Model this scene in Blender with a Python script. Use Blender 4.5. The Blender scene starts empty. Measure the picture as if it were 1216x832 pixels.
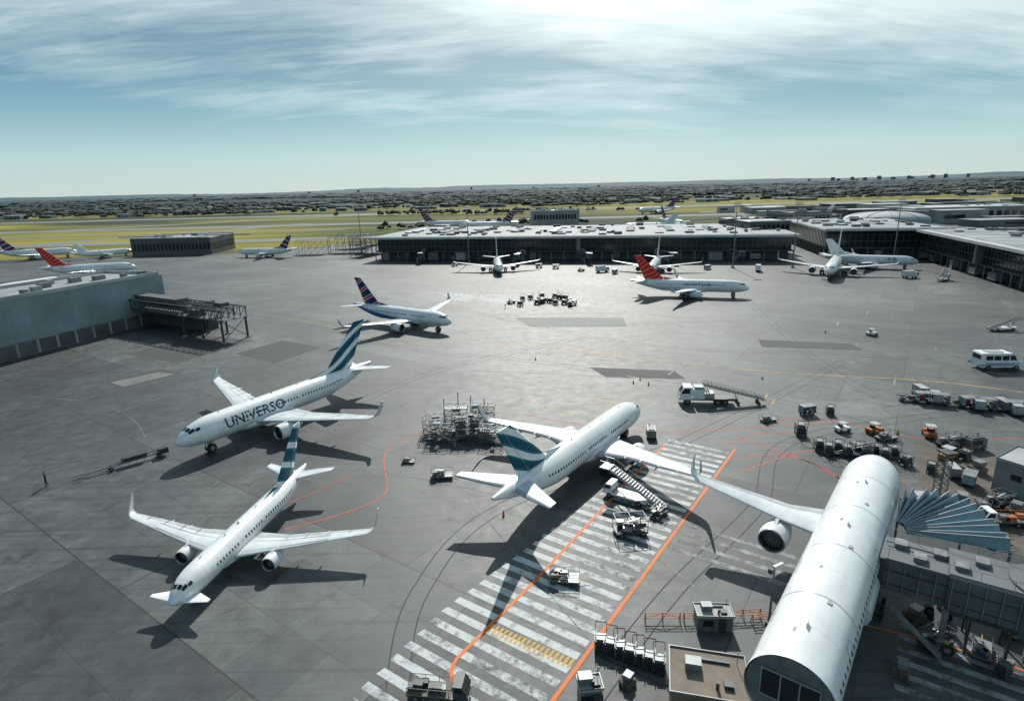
import bpy, bmesh, math, random, bisect
from math import sin, cos, pi, radians, sqrt, atan2
from mathutils import Vector, Matrix
random.seed(7)
S = bpy.context.scene
# ------------------------------------------------------------------ camera / image pixel projection
FPX=700.0; CH=46.0
PITCH=math.atan(194.5/FPX); ROLL=radians(1.43)
Fv=Vector((0,cos(PITCH),-sin(PITCH))); U0=Vector((0,sin(PITCH),cos(PITCH))); R0=Vector((1,0,0))
Rv=R0*cos(ROLL)-U0*sin(ROLL); Uv=R0*sin(ROLL)+U0*cos(ROLL)
def G(px,py,z=0.0):
    """world position of an image pixel, projected through the camera onto height z"""
    d=Fv*FPX+Rv*(px-608)-Uv*(py-416)  # view ray through the image pixel
    t=(z-CH)/d.z
    return Vector((d.x*t,d.y*t,z))
cam=bpy.data.cameras.new("camera"); co=bpy.data.objects.new("camera",cam); S.collection.objects.link(co)
M=Matrix(((Rv.x,Uv.x,-Fv.x,0),(Rv.y,Uv.y,-Fv.y,0),(Rv.z,Uv.z,-Fv.z,CH),(0,0,0,1)))
co.matrix_world=M; cam.sensor_width=36; cam.lens=FPX/1216*36; cam.clip_start=0.5; cam.clip_end=90000
S.camera=co
S.view_settings.view_transform='Standard'; S.view_settings.look='None'; S.view_settings.exposure=0

# ------------------------------------------------------------------ materials
class NT:
    def __init__(s,nt): s.nt=nt
    def n(s,typ,**kw):
        nd=s.nt.nodes.new(typ)
        for k,v in kw.items(): setattr(nd,k,v)
        return nd
    def l(s,a,b): s.nt.links.new(a,b)
    def math(s,op,a,b=None,c=None):
        nd=s.nt.nodes.new('ShaderNodeMath'); nd.operation=op
        for i,x in enumerate((a,b,c)):
            if x is None: continue
            if isinstance(x,(int,float)): nd.inputs[i].default_value=x
            else: s.l(x,nd.inputs[i])
        return nd.outputs[0]
    def mix(s,f,a,b,bt='MIX'):
        nd=s.nt.nodes.new('ShaderNodeMix'); nd.data_type='RGBA'; nd.blend_type=bt
        for idx,x in ((0,f),(6,a),(7,b)):
            if isinstance(x,(int,float)): nd.inputs[idx].default_value=x
            elif isinstance(x,tuple): nd.inputs[idx].default_value=(x[0],x[1],x[2],1)
            else: s.l(x,nd.inputs[idx])
        return nd.outputs[2]
    def ramps(s,f,els,interp='LINEAR'):
        nd=s.nt.nodes.new('ShaderNodeValToRGB'); e=nd.color_ramp.elements; nd.color_ramp.interpolation=interp
        while len(e)<len(els): e.new(.5)
        for i,(p,c) in enumerate(els): e[i].position=p; e[i].color=(*c,1)
        s.l(f,nd.inputs[0]); return nd.outputs[0]
    def ramp(s,f,p0,p1,c0=(0,0,0),c1=(1,1,1)): return s.ramps(f,[(p0,c0),(p1,c1)])
    def noise(s,vec,scale,detail=4,rough=.55,dist=0):
        nd=s.nt.nodes.new('ShaderNodeTexNoise')
        nd.inputs['Scale'].default_value=scale; nd.inputs['Detail'].default_value=detail
        nd.inputs['Roughness'].default_value=rough; nd.inputs['Distortion'].default_value=dist
        s.l(vec,nd.inputs['Vector']); return nd.outputs['Fac']
    def mapping(s,vec,rot=(0,0,0),scale=(1,1,1),loc=(0,0,0)):
        nd=s.nt.nodes.new('ShaderNodeMapping')
        nd.inputs['Rotation'].default_value=rot; nd.inputs['Scale'].default_value=scale; nd.inputs['Location'].default_value=loc
        s.l(vec,nd.inputs['Vector']); return nd.outputs[0]
def newmat(name):
    m=bpy.data.materials.new(name); m.use_nodes=True
    b=m.node_tree.nodes['Principled BSDF']; return m,NT(m.node_tree),b
_mc={}
def mat(name,col,rough=.6,metal=0.0,var=.25,scale=.8,dirt=None):
    if name in _mc: return _mc[name]
    m,t,b=newmat(name)
    tc=t.n('ShaderNodeTexCoord').outputs['Object']
    nz=t.noise(tc,scale,3,.6)
    f=t.ramp(nz,.3,.72)
    d=tuple(c*(1-var) for c in col); h=tuple(min(.95,c*(1+var*.5)) for c in col)
    c=t.mix(f,d,h)
    n2=t.noise(tc,scale*7,2,.7)
    c=t.mix(t.math('MULTIPLY',t.ramp(n2,.5,.85),var*.8),c,dirt or tuple(x*.5 for x in col))
    t.l(c,b.inputs['Base Color'])
    t.l(t.math('ADD',t.math('MULTIPLY',nz,.2),rough-.1),b.inputs['Roughness'])
    b.inputs['Metallic'].default_value=metal
    _mc[name]=m; return m
WHITE=mat('white_paint',(.74,.77,.78),.33,var=.12)
PANEL=mat('wing_grey',(.60,.65,.67),.36,var=.16,scale=.5)
FLAP=mat('flap_grey',(.34,.38,.40),.45,var=.2)
METAL=mat('bare_metal',(.55,.56,.58),.3,1.0,var=.2)
ALU=mat('aluminium',(.42,.45,.46),.42,.6,var=.3)
STEEL=mat('dark_steel',(.06,.07,.075),.5,.4,var=.3)
GALV=mat('galvanised_steel',(.20,.225,.23),.5,.4,var=.35)
BLACK=mat('black_rubber',(.018,.018,.02),.8,var=.3)
GLASS=mat('dark_glass',(.012,.018,.025),.08,var=.1)
TGLASS=mat('terminal_glass',(.015,.03,.035),.14,var=.5,scale=.25)
FAN=mat('fan_dark',(.05,.055,.06),.4,.6,var=.3)
CONC=mat('concrete',(.28,.30,.305),.85,var=.3,scale=.15)
CONCD=mat('dark_concrete',(.085,.10,.105),.85,var=.35,scale=.2)
ROOFL=mat('light_roof',(.40,.43,.44),.7,var=.35,scale=.05)
ROOFM=mat('membrane_roof',(.25,.285,.30),.75,var=.4,scale=.04)
ROOFD=mat('grey_roof',(.14,.16,.17),.8,var=.35,scale=.05)
BROWN=mat('brown_panel',(.18,.145,.11),.75,var=.4,scale=.6)
ORANGE=mat('orange_paint',(.5,.14,.03),.55,var=.4)
YELLOW=mat('yellow_paint',(.45,.30,.05),.55,var=.35)
BLUE=mat('blue_paint',(.03,.12,.3),.45,var=.25)
REDP=mat('red_paint',(.45,.03,.03),.45,var=.25)
NAVY=mat('navy_paint',(.01,.03,.09),.4,var=.2)
SKIN=mat('skin',(.45,.26,.18),.6,var=.1)
CLOTH=mat('dark_cloth',(.012,.014,.018),.9,var=.3,scale=6)
HIVIS=mat('hi_vis_cloth',(.5,.45,.05),.8,var=.2,scale=6)
CANVAS=mat('blue_grey_canvas',(.20,.32,.37),.7,var=.3,scale=1)
BRG=mat('bridge_cladding',(.12,.14,.15),.55,.2,var=.35,scale=.4)
LUG=[mat('luggage_black',(.03,.03,.035),.6),mat('luggage_blue',(.04,.08,.18),.6),mat('luggage_red',(.25,.04,.04),.6),mat('luggage_tan',(.3,.2,.11),.6)]

# ------------------------------------------------------------------ mesh builder
class MB:
    def __init__(s): s.v=[];s.f=[];s.m=[];s.sm=[];s.mats=[];s.T=Matrix.Identity(4)
    def mi(s,m):
        if m not in s.mats: s.mats.append(m)
        return s.mats.index(m)
    def add(s,vs,fs,m,smooth=False):
        o=len(s.v); s.v+= [s.T@Vector(p) for p in vs]
        for i,fc in enumerate(fs):
            s.f.append([o+k for k in fc]); s.m.append(s.mi(m[i] if isinstance(m,list) else m)); s.sm.append(smooth)
    def box(s,c,d,m,rz=0,ry=0,rx=0,top=(1,1)):
        hx,hy,hz=d[0]/2,d[1]/2,d[2]/2
        A=Matrix.Translation(Vector(c))@Matrix.Rotation(rz,4,'Z')@Matrix.Rotation(ry,4,'Y')@Matrix.Rotation(rx,4,'X')
        vs=[A@Vector(p) for p in [(-hx,-hy,-hz),(hx,-hy,-hz),(hx,hy,-hz),(-hx,hy,-hz),(-hx*top[0],-hy*top[1],hz),(hx*top[0],-hy*top[1],hz),(hx*top[0],hy*top[1],hz),(-hx*top[0],hy*top[1],hz)]]
        s.add(vs,[(0,3,2,1),(4,5,6,7),(0,1,5,4),(1,2,6,5),(2,3,7,6),(3,0,4,7)],m)
    def tube(s,p0,p1,r0,m,r1=None,n=8,cap=True,smooth=True):
        p0=Vector(p0);p1=Vector(p1); r1=r0 if r1 is None else r1
        d=(p1-p0).normalized(); a=d.orthogonal().normalized(); b=d.cross(a)
        vs=[p0+(a*cos(2*pi*i/n)+b*sin(2*pi*i/n))*r0 for i in range(n)]+[p1+(a*cos(2*pi*i/n)+b*sin(2*pi*i/n))*r1 for i in range(n)]
        s.add(vs,[(i,(i+1)%n,n+(i+1)%n,n+i) for i in range(n)],m,smooth)
        if cap: s.add(vs,[tuple(range(n))[::-1],tuple(range(n,2*n))],m)
    def beam(s,p0,p1,w,m):
        s.tube(p0,p1,w*.7,m,n=4,smooth=False)
    def loft(s,rings,m,capa=True,capb=True,smooth=True,seg=None):
        n=len(rings[0]); vs=[p for r in rings for p in r]; fs=[];ms=[]
        for k in range(len(rings)-1):
            for i in range(n):
                j=(i+1)%n; fs.append((k*n+i,k*n+j,(k+1)*n+j,(k+1)*n+i)); ms.append(seg[i] if seg else m)
        s.add(vs,fs,ms,smooth)
        if capa: s.add(rings[0],[tuple(range(n))[::-1]],m)
        if capb: s.add(rings[-1],[tuple(range(n))],m)
    def prism(s,prof,y0,y1,m):
        n=len(prof); vs=[(x,y0,z) for x,z in prof]+[(x,y1,z) for x,z in prof]
        s.add(vs,[(i,(i+1)%n,n+(i+1)%n,n+i) for i in range(n)]+[tuple(range(n))[::-1],tuple(range(n,2*n))],m)
    def poly(s,pts,z,m): s.add([(p[0],p[1],z) for p in pts],[tuple(range(len(pts)))],m)
    def extr(s,pts,z0,z1,m,mt=None):
        n=len(pts); vs=[(p[0],p[1],z0) for p in pts]+[(p[0],p[1],z1) for p in pts]
        s.add(vs,[(i,(i+1)%n,n+(i+1)%n,n+i) for i in range(n)],m); s.add(vs,[tuple(range(n,2*n)),tuple(range(n))[::-1]],mt or m)
    def wheel(s,x,y,r,w):
        s.tube((x,y-w/2,r),(x,y+w/2,r),r,BLACK,n=14); s.tube((x,y-w/2-.01,r),(x,y+w/2+.01,r),r*.5,GALV,n=10)
    def mesh(s,name,recalc=True):
        me=bpy.data.meshes.new(name); me.from_pydata([tuple(p) for p in s.v],[],s.f)
        for m in s.mats: me.materials.append(m)
        me.polygons.foreach_set('material_index',s.m); me.polygons.foreach_set('use_smooth',s.sm)
        if recalc:
            bm=bmesh.new(); bm.from_mesh(me); bmesh.ops.recalc_face_normals(bm,faces=bm.faces); bm.to_mesh(me); bm.free()
        me.update(); return me
    def obj(s,name,parent=None,loc=None,rz=0,recalc=True):
        o=bpy.data.objects.new(name,s.mesh(name,recalc)); S.collection.objects.link(o)
        if parent: o.parent=parent
        if loc is not None: o.location=loc
        o.rotation_euler[2]=rz; return o
def empty(name,loc=(0,0,0),rz=0):
    e=bpy.data.objects.new(name,None); S.collection.objects.link(e); e.location=loc; e.rotation_euler[2]=rz; e.empty_display_size=1; return e
_me={}
def inst(name,builder,loc,rz=0,sc=1,key=None):
    k=key or name
    if k not in _me:
        b=MB(); builder(b); _me[k]=b.mesh(name)
    o=bpy.data.objects.new(name,_me[k]); S.collection.objects.link(o); o.location=loc; o.rotation_euler[2]=rz; o.scale=(sc,sc,sc); return o

# ------------------------------------------------------------------ world and sun
AZ=radians(5); EL=radians(38)
w=bpy.data.worlds.new("World"); S.world=w; w.use_nodes=True
t=NT(w.node_tree); bg=w.node_tree.nodes['Background']
sky=t.n('ShaderNodeTexSky'); sky.sky_type='NISHITA'; sky.sun_disc=False; sky.sun_elevation=EL; sky.sun_rotation=AZ
sky.air_density=1.0; sky.dust_density=.6; sky.ozone_density=3.0; sky.altitude=100
tc=t.n('ShaderNodeTexCoord').outputs['Generated']
sp=t.n('ShaderNodeSeparateXYZ'); t.l(tc,sp.inputs[0]); X,Y,Z=sp.outputs
zz=t.math('ADD',t.math('MAXIMUM',Z,0.0),.22)
cb=t.n('ShaderNodeCombineXYZ'); t.l(t.math('DIVIDE',X,zz),cb.inputs[0]); t.l(t.math('DIVIDE',Y,zz),cb.inputs[1])
V=cb.outputs[0]
c0=t.noise(t.mapping(V,rot=(0,0,radians(-30)),scale=(.8,1.3,1),loc=(2.2,7.4,0)),.85,3,.5,.2)      # large masses
c1=t.noise(t.mapping(V,rot=(0,0,radians(-42)),scale=(.6,2.0,1),loc=(5.3,2.1,0)),1.9,9,.62,.5)      # streaks
c2=t.noise(t.mapping(V,rot=(0,0,radians(-50)),scale=(.5,3.2,1),loc=(1.3,4.1,0)),5.0,7,.7,.3)       # fibres
cov=t.math('ADD',t.math('MULTIPLY',t.math('MINIMUM',t.math('MAXIMUM',Z,0.0),.28),.75),t.math('MULTIPLY',X,.09))
cm=t.math('ADD',t.math('MULTIPLY',c0,.50),t.math('MULTIPLY',c1,.36))
cm=t.math('ADD',t.math('ADD',cm,t.math('MULTIPLY',c2,.14)),t.math('SUBTRACT',cov,.10))
cf=t.ramps(cm,[(.46,(0,0,0)),(.54,(.38,.38,.38)),(.66,(1,1,1))])
cf=t.math('MULTIPLY',cf,t.ramp(Z,.03,.12))
cf=t.math('MULTIPLY',cf,t.ramp(Z,.34,.6,(1,1,1),(.3,.3,.3)))
sd=Vector((sin(AZ)*cos(EL),cos(AZ)*cos(EL),sin(EL)))
vd=t.n('ShaderNodeVectorMath',operation='DOT_PRODUCT'); t.l(tc,vd.inputs[0]); vd.inputs[1].default_value=sd
dt=t.math('MAXIMUM',vd.outputs['Value'],0.0)
gl=t.math('POWER',dt,9.0)
cc=t.mix(gl,(6.6,8.1,8.5),(18,19,18.5))
hz=t.ramps(Z,[(0,(6.2,7.3,7.1)),(.05,(5.2,7.0,7.3)),(.11,(2.4,4.6,5.5)),(.20,(.65,2.1,3.3)),(.6,(.42,1.4,2.5))])
skyc=t.mix(.9,t.mix(1.0,sky.outputs[0],(.8,1.0,1.0),'MULTIPLY'),hz)
g2=t.math('MULTIPLY',t.math('POWER',dt,10.0),.95)
skyc=t.mix(g2,skyc,(11.5,12.6,12.2))
out=t.mix(t.math('MULTIPLY',cf,.95),skyc,cc)
t.l(out,bg.inputs['Color']); bg.inputs['Strength'].default_value=.095
try: w.cycles.sampling_method='MANUAL'; w.cycles.sample_map_resolution=512
except Exception: pass
sun=bpy.data.lights.new('sun','SUN'); sun.energy=5.0; sun.angle=radians(.5); sun.color=(1,.96,.89)
so=bpy.data.objects.new('sun',sun); S.collection.objects.link(so)
so.rotation_euler=(-sd).to_track_quat('-Z','Y').to_euler(); so.location=(0,200,200)

# ------------------------------------------------------------------ ground
GA=radians(-35)   # paving grid heading
def ground_mat():
    m,t,b=newmat('field_ground'); tc=t.n('ShaderNodeTexCoord').outputs['Object']
    a=t.noise(t.mapping(tc,scale=(.22,1,1)),.008,4,.65,.3)
    c=t.mix(t.ramp(a,.34,.60),(.07,.095,.022),(.30,.25,.055))
    d=t.noise(t.mapping(tc,scale=(.3,1,1)),.0016,5,.6,.5)
    c=t.mix(t.ramp(d,.49,.57),c,(.035,.055,.035))
    sp=t.n('ShaderNodeSeparateXYZ'); t.l(tc,sp.inputs[0])
    haze=t.ramp(t.math('DIVIDE',sp.outputs[1],9000.0),.14,.26)
    c=t.mix(t.math('MULTIPLY',haze,.92),c,(.03,.065,.08))  # aerial haze painted in: ground colour turns dark bluish with distance
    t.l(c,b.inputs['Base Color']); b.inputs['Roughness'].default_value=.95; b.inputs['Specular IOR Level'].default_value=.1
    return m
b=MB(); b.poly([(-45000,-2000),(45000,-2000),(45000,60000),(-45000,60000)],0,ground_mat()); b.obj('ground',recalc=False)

def apron_mat():
    m,t,b=newmat('apron_concrete'); tc=t.n('ShaderNodeTexCoord').outputs['Object']
    r=t.mapping(tc,rot=(0,0,-GA))
    br=t.n('ShaderNodeTexBrick'); br.offset=0; br.squash=1
    t.l(r,br.inputs['Vector']); br.inputs['Color1'].default_value=(.054,.068,.074,1); br.inputs['Color2'].default_value=(.104,.121,.124,1)
    br.inputs['Mortar'].default_value=(.022,.026,.03,1); br.inputs['Scale'].default_value=1; br.inputs['Mortar Size'].default_value=.06
    br.inputs['Brick Width'].default_value=7.5; br.inputs['Row Height'].default_value=7.5; br.inputs['Bias'].default_value=0; br.inputs['Mortar Smooth'].default_value=.3
    c=t.mix(.5,br.outputs['Color'],(.076,.090,.095))
    b2=t.n('ShaderNodeTexBrick'); b2.offset=.3; t.l(r,b2.inputs['Vector'])
    b2.inputs['Color1'].default_value=(.58,.60,.62,1); b2.inputs['Color2'].default_value=(1.3,1.3,1.27,1); b2.inputs['Mortar'].default_value=(.3,.3,.3,1)
    b2.inputs['Scale'].default_value=1; b2.inputs['Mortar Size'].default_value=.12; b2.inputs['Brick Width'].default_value=37.5; b2.inputs['Row Height'].default_value=22.5; b2.inputs['Mortar Smooth'].default_value=.3
    c=t.mix(.8,c,b2.outputs['Color'],'MULTIPLY')
    n1=t.noise(tc,.02,5,.65,.5); c=t.mix(.95,c,t.ramp(n1,.34,.66,(.46,.49,.52),(1.42,1.38,1.32)),'MULTIPLY')
    n2=t.noise(tc,.35,5,.7,.2); c=t.mix(.85,c,t.ramp(n2,.32,.72,(.55,.56,.57),(1.3,1.29,1.27)),'MULTIPLY')
    for rz,sc,th in ((.9,(.03,1.3,1),.55),(-.25,(.02,1.0,1),.57)):
        s=t.noise(t.mapping(tc,rot=(0,0,rz),scale=sc),.8,3,.6,.25)
        c=t.mix(t.math('MULTIPLY',t.ramp(s,th,.74),.65),c,(.022,.025,.028))
    n3=t.noise(tc,.2,3,.6,.8); c=t.mix(t.math('MULTIPLY',t.ramp(n3,.60,.70),.7),c,(.02,.022,.025))
    n4=t.noise(tc,6,3,.7); c=t.mix(.5,c,t.ramp(n4,.3,.7,(.65,.65,.65),(1.3,1.3,1.3)),'MULTIPLY')
    t.l(c,b.inputs['Base Color'])
    t.l(t.math('ADD',.44,t.math('MULTIPLY',n2,.3)),b.inputs['Roughness']); b.inputs['Specular IOR Level'].default_value=.38
    return m
b=MB(); b.poly([(-700,-80),(1100,-80),(1100,620),(300,640),(-60,560),(-230,480),(-700,430)],.004,apron_mat()); b.obj('apron',recalc=False)

def paint(name,col,wear=.5,sc=.8):
    m,t,b=newmat(name); tc=t.n('ShaderNodeTexCoord').outputs['Object']
    n=t.noise(tc,sc,5,.75,.3); n2=t.noise(tc,.12,2,.6)
    f=t.math('ADD',t.math('MULTIPLY',n,.6),t.math('MULTIPLY',n2,.4))
    lo=.22+.24*wear
    c=t.mix(t.ramp(f,lo,lo+.14),(.065,.073,.078),col); t.l(c,b.inputs['Base Color']); b.inputs['Roughness'].default_value=.65; b.inputs['Specular IOR Level'].default_value=.3
    return m
PW=paint('worn_white_marking',(.46,.50,.50),.68); PO=paint('orange_marking',(.66,.15,.02),.3); PY=paint('yellow_marking',(.5,.30,.05),.65); PR=paint('red_marking',(.50,.075,.04),.5)
PWF=paint('faded_white_marking',(.28,.30,.30),.95)
TYRE=mat('tyre_marks',(.042,.048,.052),.85,var=.5,scale=.3)
PATD=mat('tar_patch',(.035,.041,.046),.8,var=.4,scale=.2); PATL=mat('new_concrete',(.14,.155,.155),.75,var=.35,scale=.15); DIRT=mat('dirt',(.12,.105,.09),.95,var=.45,scale=.25)
def smooth_pts(P,k=8):
    P=[Vector(p[:2]) for p in P]; out=[]
    for i in range(len(P)-1):
        a=P[max(i-1,0)];b_=P[i];c=P[i+1];d=P[min(i+2,len(P)-1)]
        for j in range(k):
            s=j/k; out.append(.5*((2*b_)+(c-a)*s+(2*a-5*b_+4*c-d)*s*s+(3*b_-a-3*c+d)*s**3))
    out.append(P[-1]); return out
def strip(b,P,w,z,m,curve=False):
    P=smooth_pts(P) if curve else [Vector(p[:2]) for p in P]
    L=[];R=[]
    for i,p in enumerate(P):
        d=(P[min(i+1,len(P)-1)]-P[max(i-1,0)]).normalized(); n=Vector((-d.y,d.x))*w/2
        L.append(p+n);R.append(p-n)
    vs=[(q.x,q.y,z) for q in L+R]; n=len(P)
    b.add(vs,[(i,i+1,n+i+1,n+i) for i in range(n-1)],m)
mk=MB()
Z1,Z2,Z3=.016,.020,.028
A0=G(650,840);A1=G(873,533)
strip(mk,[A0-(A1-A0)*.2,A1],.42,Z3,PO)
strip(mk,[G(548,840),G(541,815),G(536,798),G(541,784),G(556,768),G(640,684),G(728,590),G(764,553),G(790,528)],.38,Z3,PO,True)
ax=(A1-A0).normalized(); ax2=Vector((ax.x,ax.y)); nx=Vector((-ax.y,ax.x))
def AB(p): p=Vector(p[:2]); q=p-Vector(A0[:2]); return q.dot(ax2),q.dot(nx)
def WP(a,bb): return Vector(A0[:2])+ax2*a+nx*bb
aT=AB(G(870,538))[0]
LB=[AB(G(405,840)),AB(G(520,728)),AB(G(640,640)),AB(G(708,588)),AB(G(780,536))]
LB.sort()
def lb(a):
    if a<=LB[0][0]: return LB[0][1]
    for (a0,b0),(a1,b1) in zip(LB,LB[1:]):
        if a<=a1: return b0+(b1-b0)*(a-a0)/(a1-a0)
    return LB[-1][1]
a=-12.
while a<aT:
    l=lb(a); mk.poly([WP(a,0.5),WP(a+1.0,0.5),WP(a+1.0,l+random.uniform(-.2,.2)),WP(a,l)],Z1,PW); a+=2.05
a0=AB(G(790,650))[0]
for k in range(4):
    mk.poly([WP(a0+k*2.1,-1),WP(a0+k*2.1+.8,-1),WP(a0+k*2.1+.8,-18-2*k),WP(a0+k*2.1,-18-2*k)],Z1,PWF)
a0=AB(G(1060,800))[0]
for k in range(-7,5):
    mk.poly([WP(a0+k*1.9,-26),WP(a0+k*1.9+.8,-26),WP(a0+k*1.9+.8,-62),WP(a0+k*1.9,-62)],Z1,PWF)
y0=G(577,750);y1=G(672,792); n=18
for i in range(n):
    p=y0.lerp(y1,i/(n-1)); p=Vector(p[:2]); e_=Vector((y1-y0)[:2]).normalized()*.3; mk.poly([p,p+ax2*1.4,p+ax2*1.4+e_,p+e_],Z2,PY)
q0=G(530,352);q1=G(690,358)
dx=Vector((q1-q0)[:2]); L=dx.length; dx.normalize(); dn=Vector((-dx.y,dx.x))
k=0.
sk=(dn+dx*-.9)
while k<L:
    p=Vector(q0[:2])+dx*k; mk.poly([p-sk*9,p+dx*1.1-sk*9,p+dx*1.1+sk*9,p+sk*9],Z1,PW); k+=2.6
strip(mk,[G(545,402),G(700,418),G(900,440),G(1100,452),G(1230,468)],.4,Z2,PY,True)
strip(mk,[G(200,330),G(400,345),G(560,372),G(740,372),G(1000,392),G(1230,408)],.35,Z2,PWF,True)
for P,wd,m in [([(338,628),(400,612),(450,592),(460,575),(456,545),(470,525),(520,508)],.25,PR),
          ([(455,560),(600,590),(740,640),(830,700)],.12,PWF),
          ([(880,520),(960,548),(1010,575),(1060,590)],.28,PR),([(870,545),(930,540),(985,560),(1030,600)],.25,PR),([(900,500),(985,498),(1090,520),(1216,520)],.22,PR),
          ([(880,560),(960,535),(1020,545),(1080,575)],.22,PR),([(860,528),(900,515),(960,512)],.22,PR),
          ([(1020,740),(1120,765),(1230,800)],.22,PO),([(620,492),(700,505),(800,512),(1000,500)],.22,PR),([(420,562),(360,590),(330,600)],.18,PR),
          ([(300,372),(380,385),(470,408),(560,402)],.3,PY),([(560,440),(760,450),(1000,478)],.2,PWF),
          ([(20,470),(110,478),(160,500),(180,540)],.12,PWF),([(60,520),(200,470),(330,445)],.12,PWF),
          ([(530,560),(640,690),(700,760)],.12,PWF)]:
    strip(mk,[G(*p) for p in P],wd,Z2,m,True)
for i in range(34):
    x=random.uniform(560,1180); y=random.uniform(350,500); p=G(x,y); an=GA+random.choice([0,pi/2]); d=Vector((cos(an),sin(an)))
    strip(mk,[p.xy,p.xy+d*random.uniform(2,9)],random.choice([.25,.4]),.024,random.choice([PWF,PWF,PY]))
mk.obj('apron_markings',recalc=False)
ty=MB()
for P in ([(60,640),(200,560),(330,520),(520,440),(700,400)],[(700,832),(800,700),(900,600),(950,520),(1216,480)],
          [(230,330),(420,400),(640,430),(900,470),(1216,560)],[(0,560),(120,470),(300,420),(520,395),(900,380)],[(470,830),(500,700),(600,600),(820,520),(1000,430)],
          [(400,330),(700,400),(1000,420),(1216,440)],[(880,350),(960,420),(1040,470)]):
    Q=smooth_pts([G(*p) for p in P])
    for off in (-1.1,1.1):
        Q2=[]
        for i,p in enumerate(Q):
            d=(Q[min(i+1,len(Q)-1)]-Q[max(i-1,0)]).normalized(); Q2.append(p+Vector((-d.y,d.x))*off)
        strip(ty,Q2,.14,.0125,TYRE)
ty.obj('tyre_marks',recalc=False)
pt=MB()
def quad(P,m,z=.008): pt.poly([G(*p).xy for p in P],z,m)
quad([(280,420),(335,404),(382,412),(325,432)],PATD)
quad([(123,453),(190,438),(217,443),(145,463)],PATD)
quad([(131,454),(189,441.5),(208,444),(147,459)],PATL,.0095)
quad([(610,377),(740,377),(745,388),(630,388)],PATL)
quad([(700,436),(800,440),(815,450),(720,448)],PATD)
quad([(150,420),(240,398),(300,404),(210,432)],PATD)
quad([(1085,524),(1240,545),(1240,672),(1170,640),(1090,575)],DIRT)
quad([(900,403),(1010,408),(1025,416),(905,412)],PATD)
quad([(900,470),(1040,480),(1060,495),(905,488)],PATL,.0085)
pt.obj('pavement_patches',recalc=False)

RW=mat('runway_asphalt',(.16,.17,.165),.9,var=.2,scale=.01)
rw=MB()
def band(x0,y0,x1,y1,w,m,z): strip(rw,[(x0,y0),(x1,y1)],w,z,m)
band(-2500,610,300,600,30,RW,.03); band(-2500,840,3500,900,45,RW,.03); band(-900,690,-100,1300,28,RW,.04); band(-3000,1180,4000,1250,60,RW,.03)
band(300,950,1500,700,30,RW,.045); band(-600,430,-300,900,26,RW,.05); band(-2500,730,-200,740,14,RW,.055)
rw.obj('runway',recalc=False)

# ------------------------------------------------------------------ airliner
AFX=[0,.03,.12,.3,.5,.74,1]; AFZ=[0,.38,.78,1,.88,.48,.06]
def af(ch,th,inv=False):
    up=[(x*ch,z*th*ch/2) for x,z in zip(AFX,AFZ)]
    lo=[(x*ch,-z*th*ch/2*.8) for x,z in zip(AFX[1:],AFZ[1:])][::-1]
    return up+lo
NS=len(af(1,.1))
def wingmesh(b,st,sgn,main,flap,lead):
    rings=[]
    for (y,xa,z,ch,th,ti) in st:
        rings.append([(-(xa+cx), sgn*(y-cz*sin(ti)), z+cz*cos(ti)) for cx,cz in af(ch,th)])
    seg=[main]*NS
    seg[0]=lead; seg[NS-1]=lead; seg[5]=flap; seg[6]=flap
    b.loft(rings,main,seg=seg)
def stripes(name,cols,base_scale=.35,rot=0.5,dist=3.5):
    m,t,b=newmat(name); tc=t.n('ShaderNodeTexCoord').outputs['Object']
    v=t.mapping(tc,rot=(0,rot,0))
    wv=t.n('ShaderNodeTexWave'); wv.bands_direction='Z'; wv.wave_profile='SIN'; t.l(v,wv.inputs['Vector'])
    wv.inputs['Scale'].default_value=base_scale; wv.inputs['Distortion'].default_value=dist; wv.inputs['Detail'].default_value=0; wv.inputs['Detail Scale'].default_value=.6
    rc=t.ramps(wv.outputs['Fac'],cols,'CONSTANT'); nz=t.noise(tc,.8,3,.6)
    c=t.mix(.5,rc,t.ramp(nz,.3,.7,(.8,.8,.8),(1.1,1.1,1.1)),'MULTIPLY'); t.l(c,b.inputs['Base Color']); b.inputs['Roughness'].default_value=.5; b.inputs['Specular IOR Level'].default_value=.25
    return m
TW=(.72,.76,.77)
FIN_TEAL=stripes('teal_stripe_livery',[(0,(.0,.085,.13)),(.5,(.0,.16,.20)),(.8,TW)],.10,.45,4)
FIN_TEAL2=stripes('teal_wave_livery',[(0,(.0,.07,.12)),(.35,(.0,.16,.21)),(.68,TW)],.115,-.35,6)
FIN_BR=stripes('navy_red_livery',[(0,(.008,.02,.08)),(.45,(.012,.04,.16)),(.72,TW),(.86,(.5,.02,.03))],.09,.5,4)
FIN_RED=stripes('red_livery',[(0,(.55,.015,.015)),(.9,(.7,.25,.15))],.2,.5,6)
FIN_PUR=mat('purple_livery',(.12,.03,.16),.4)
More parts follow.
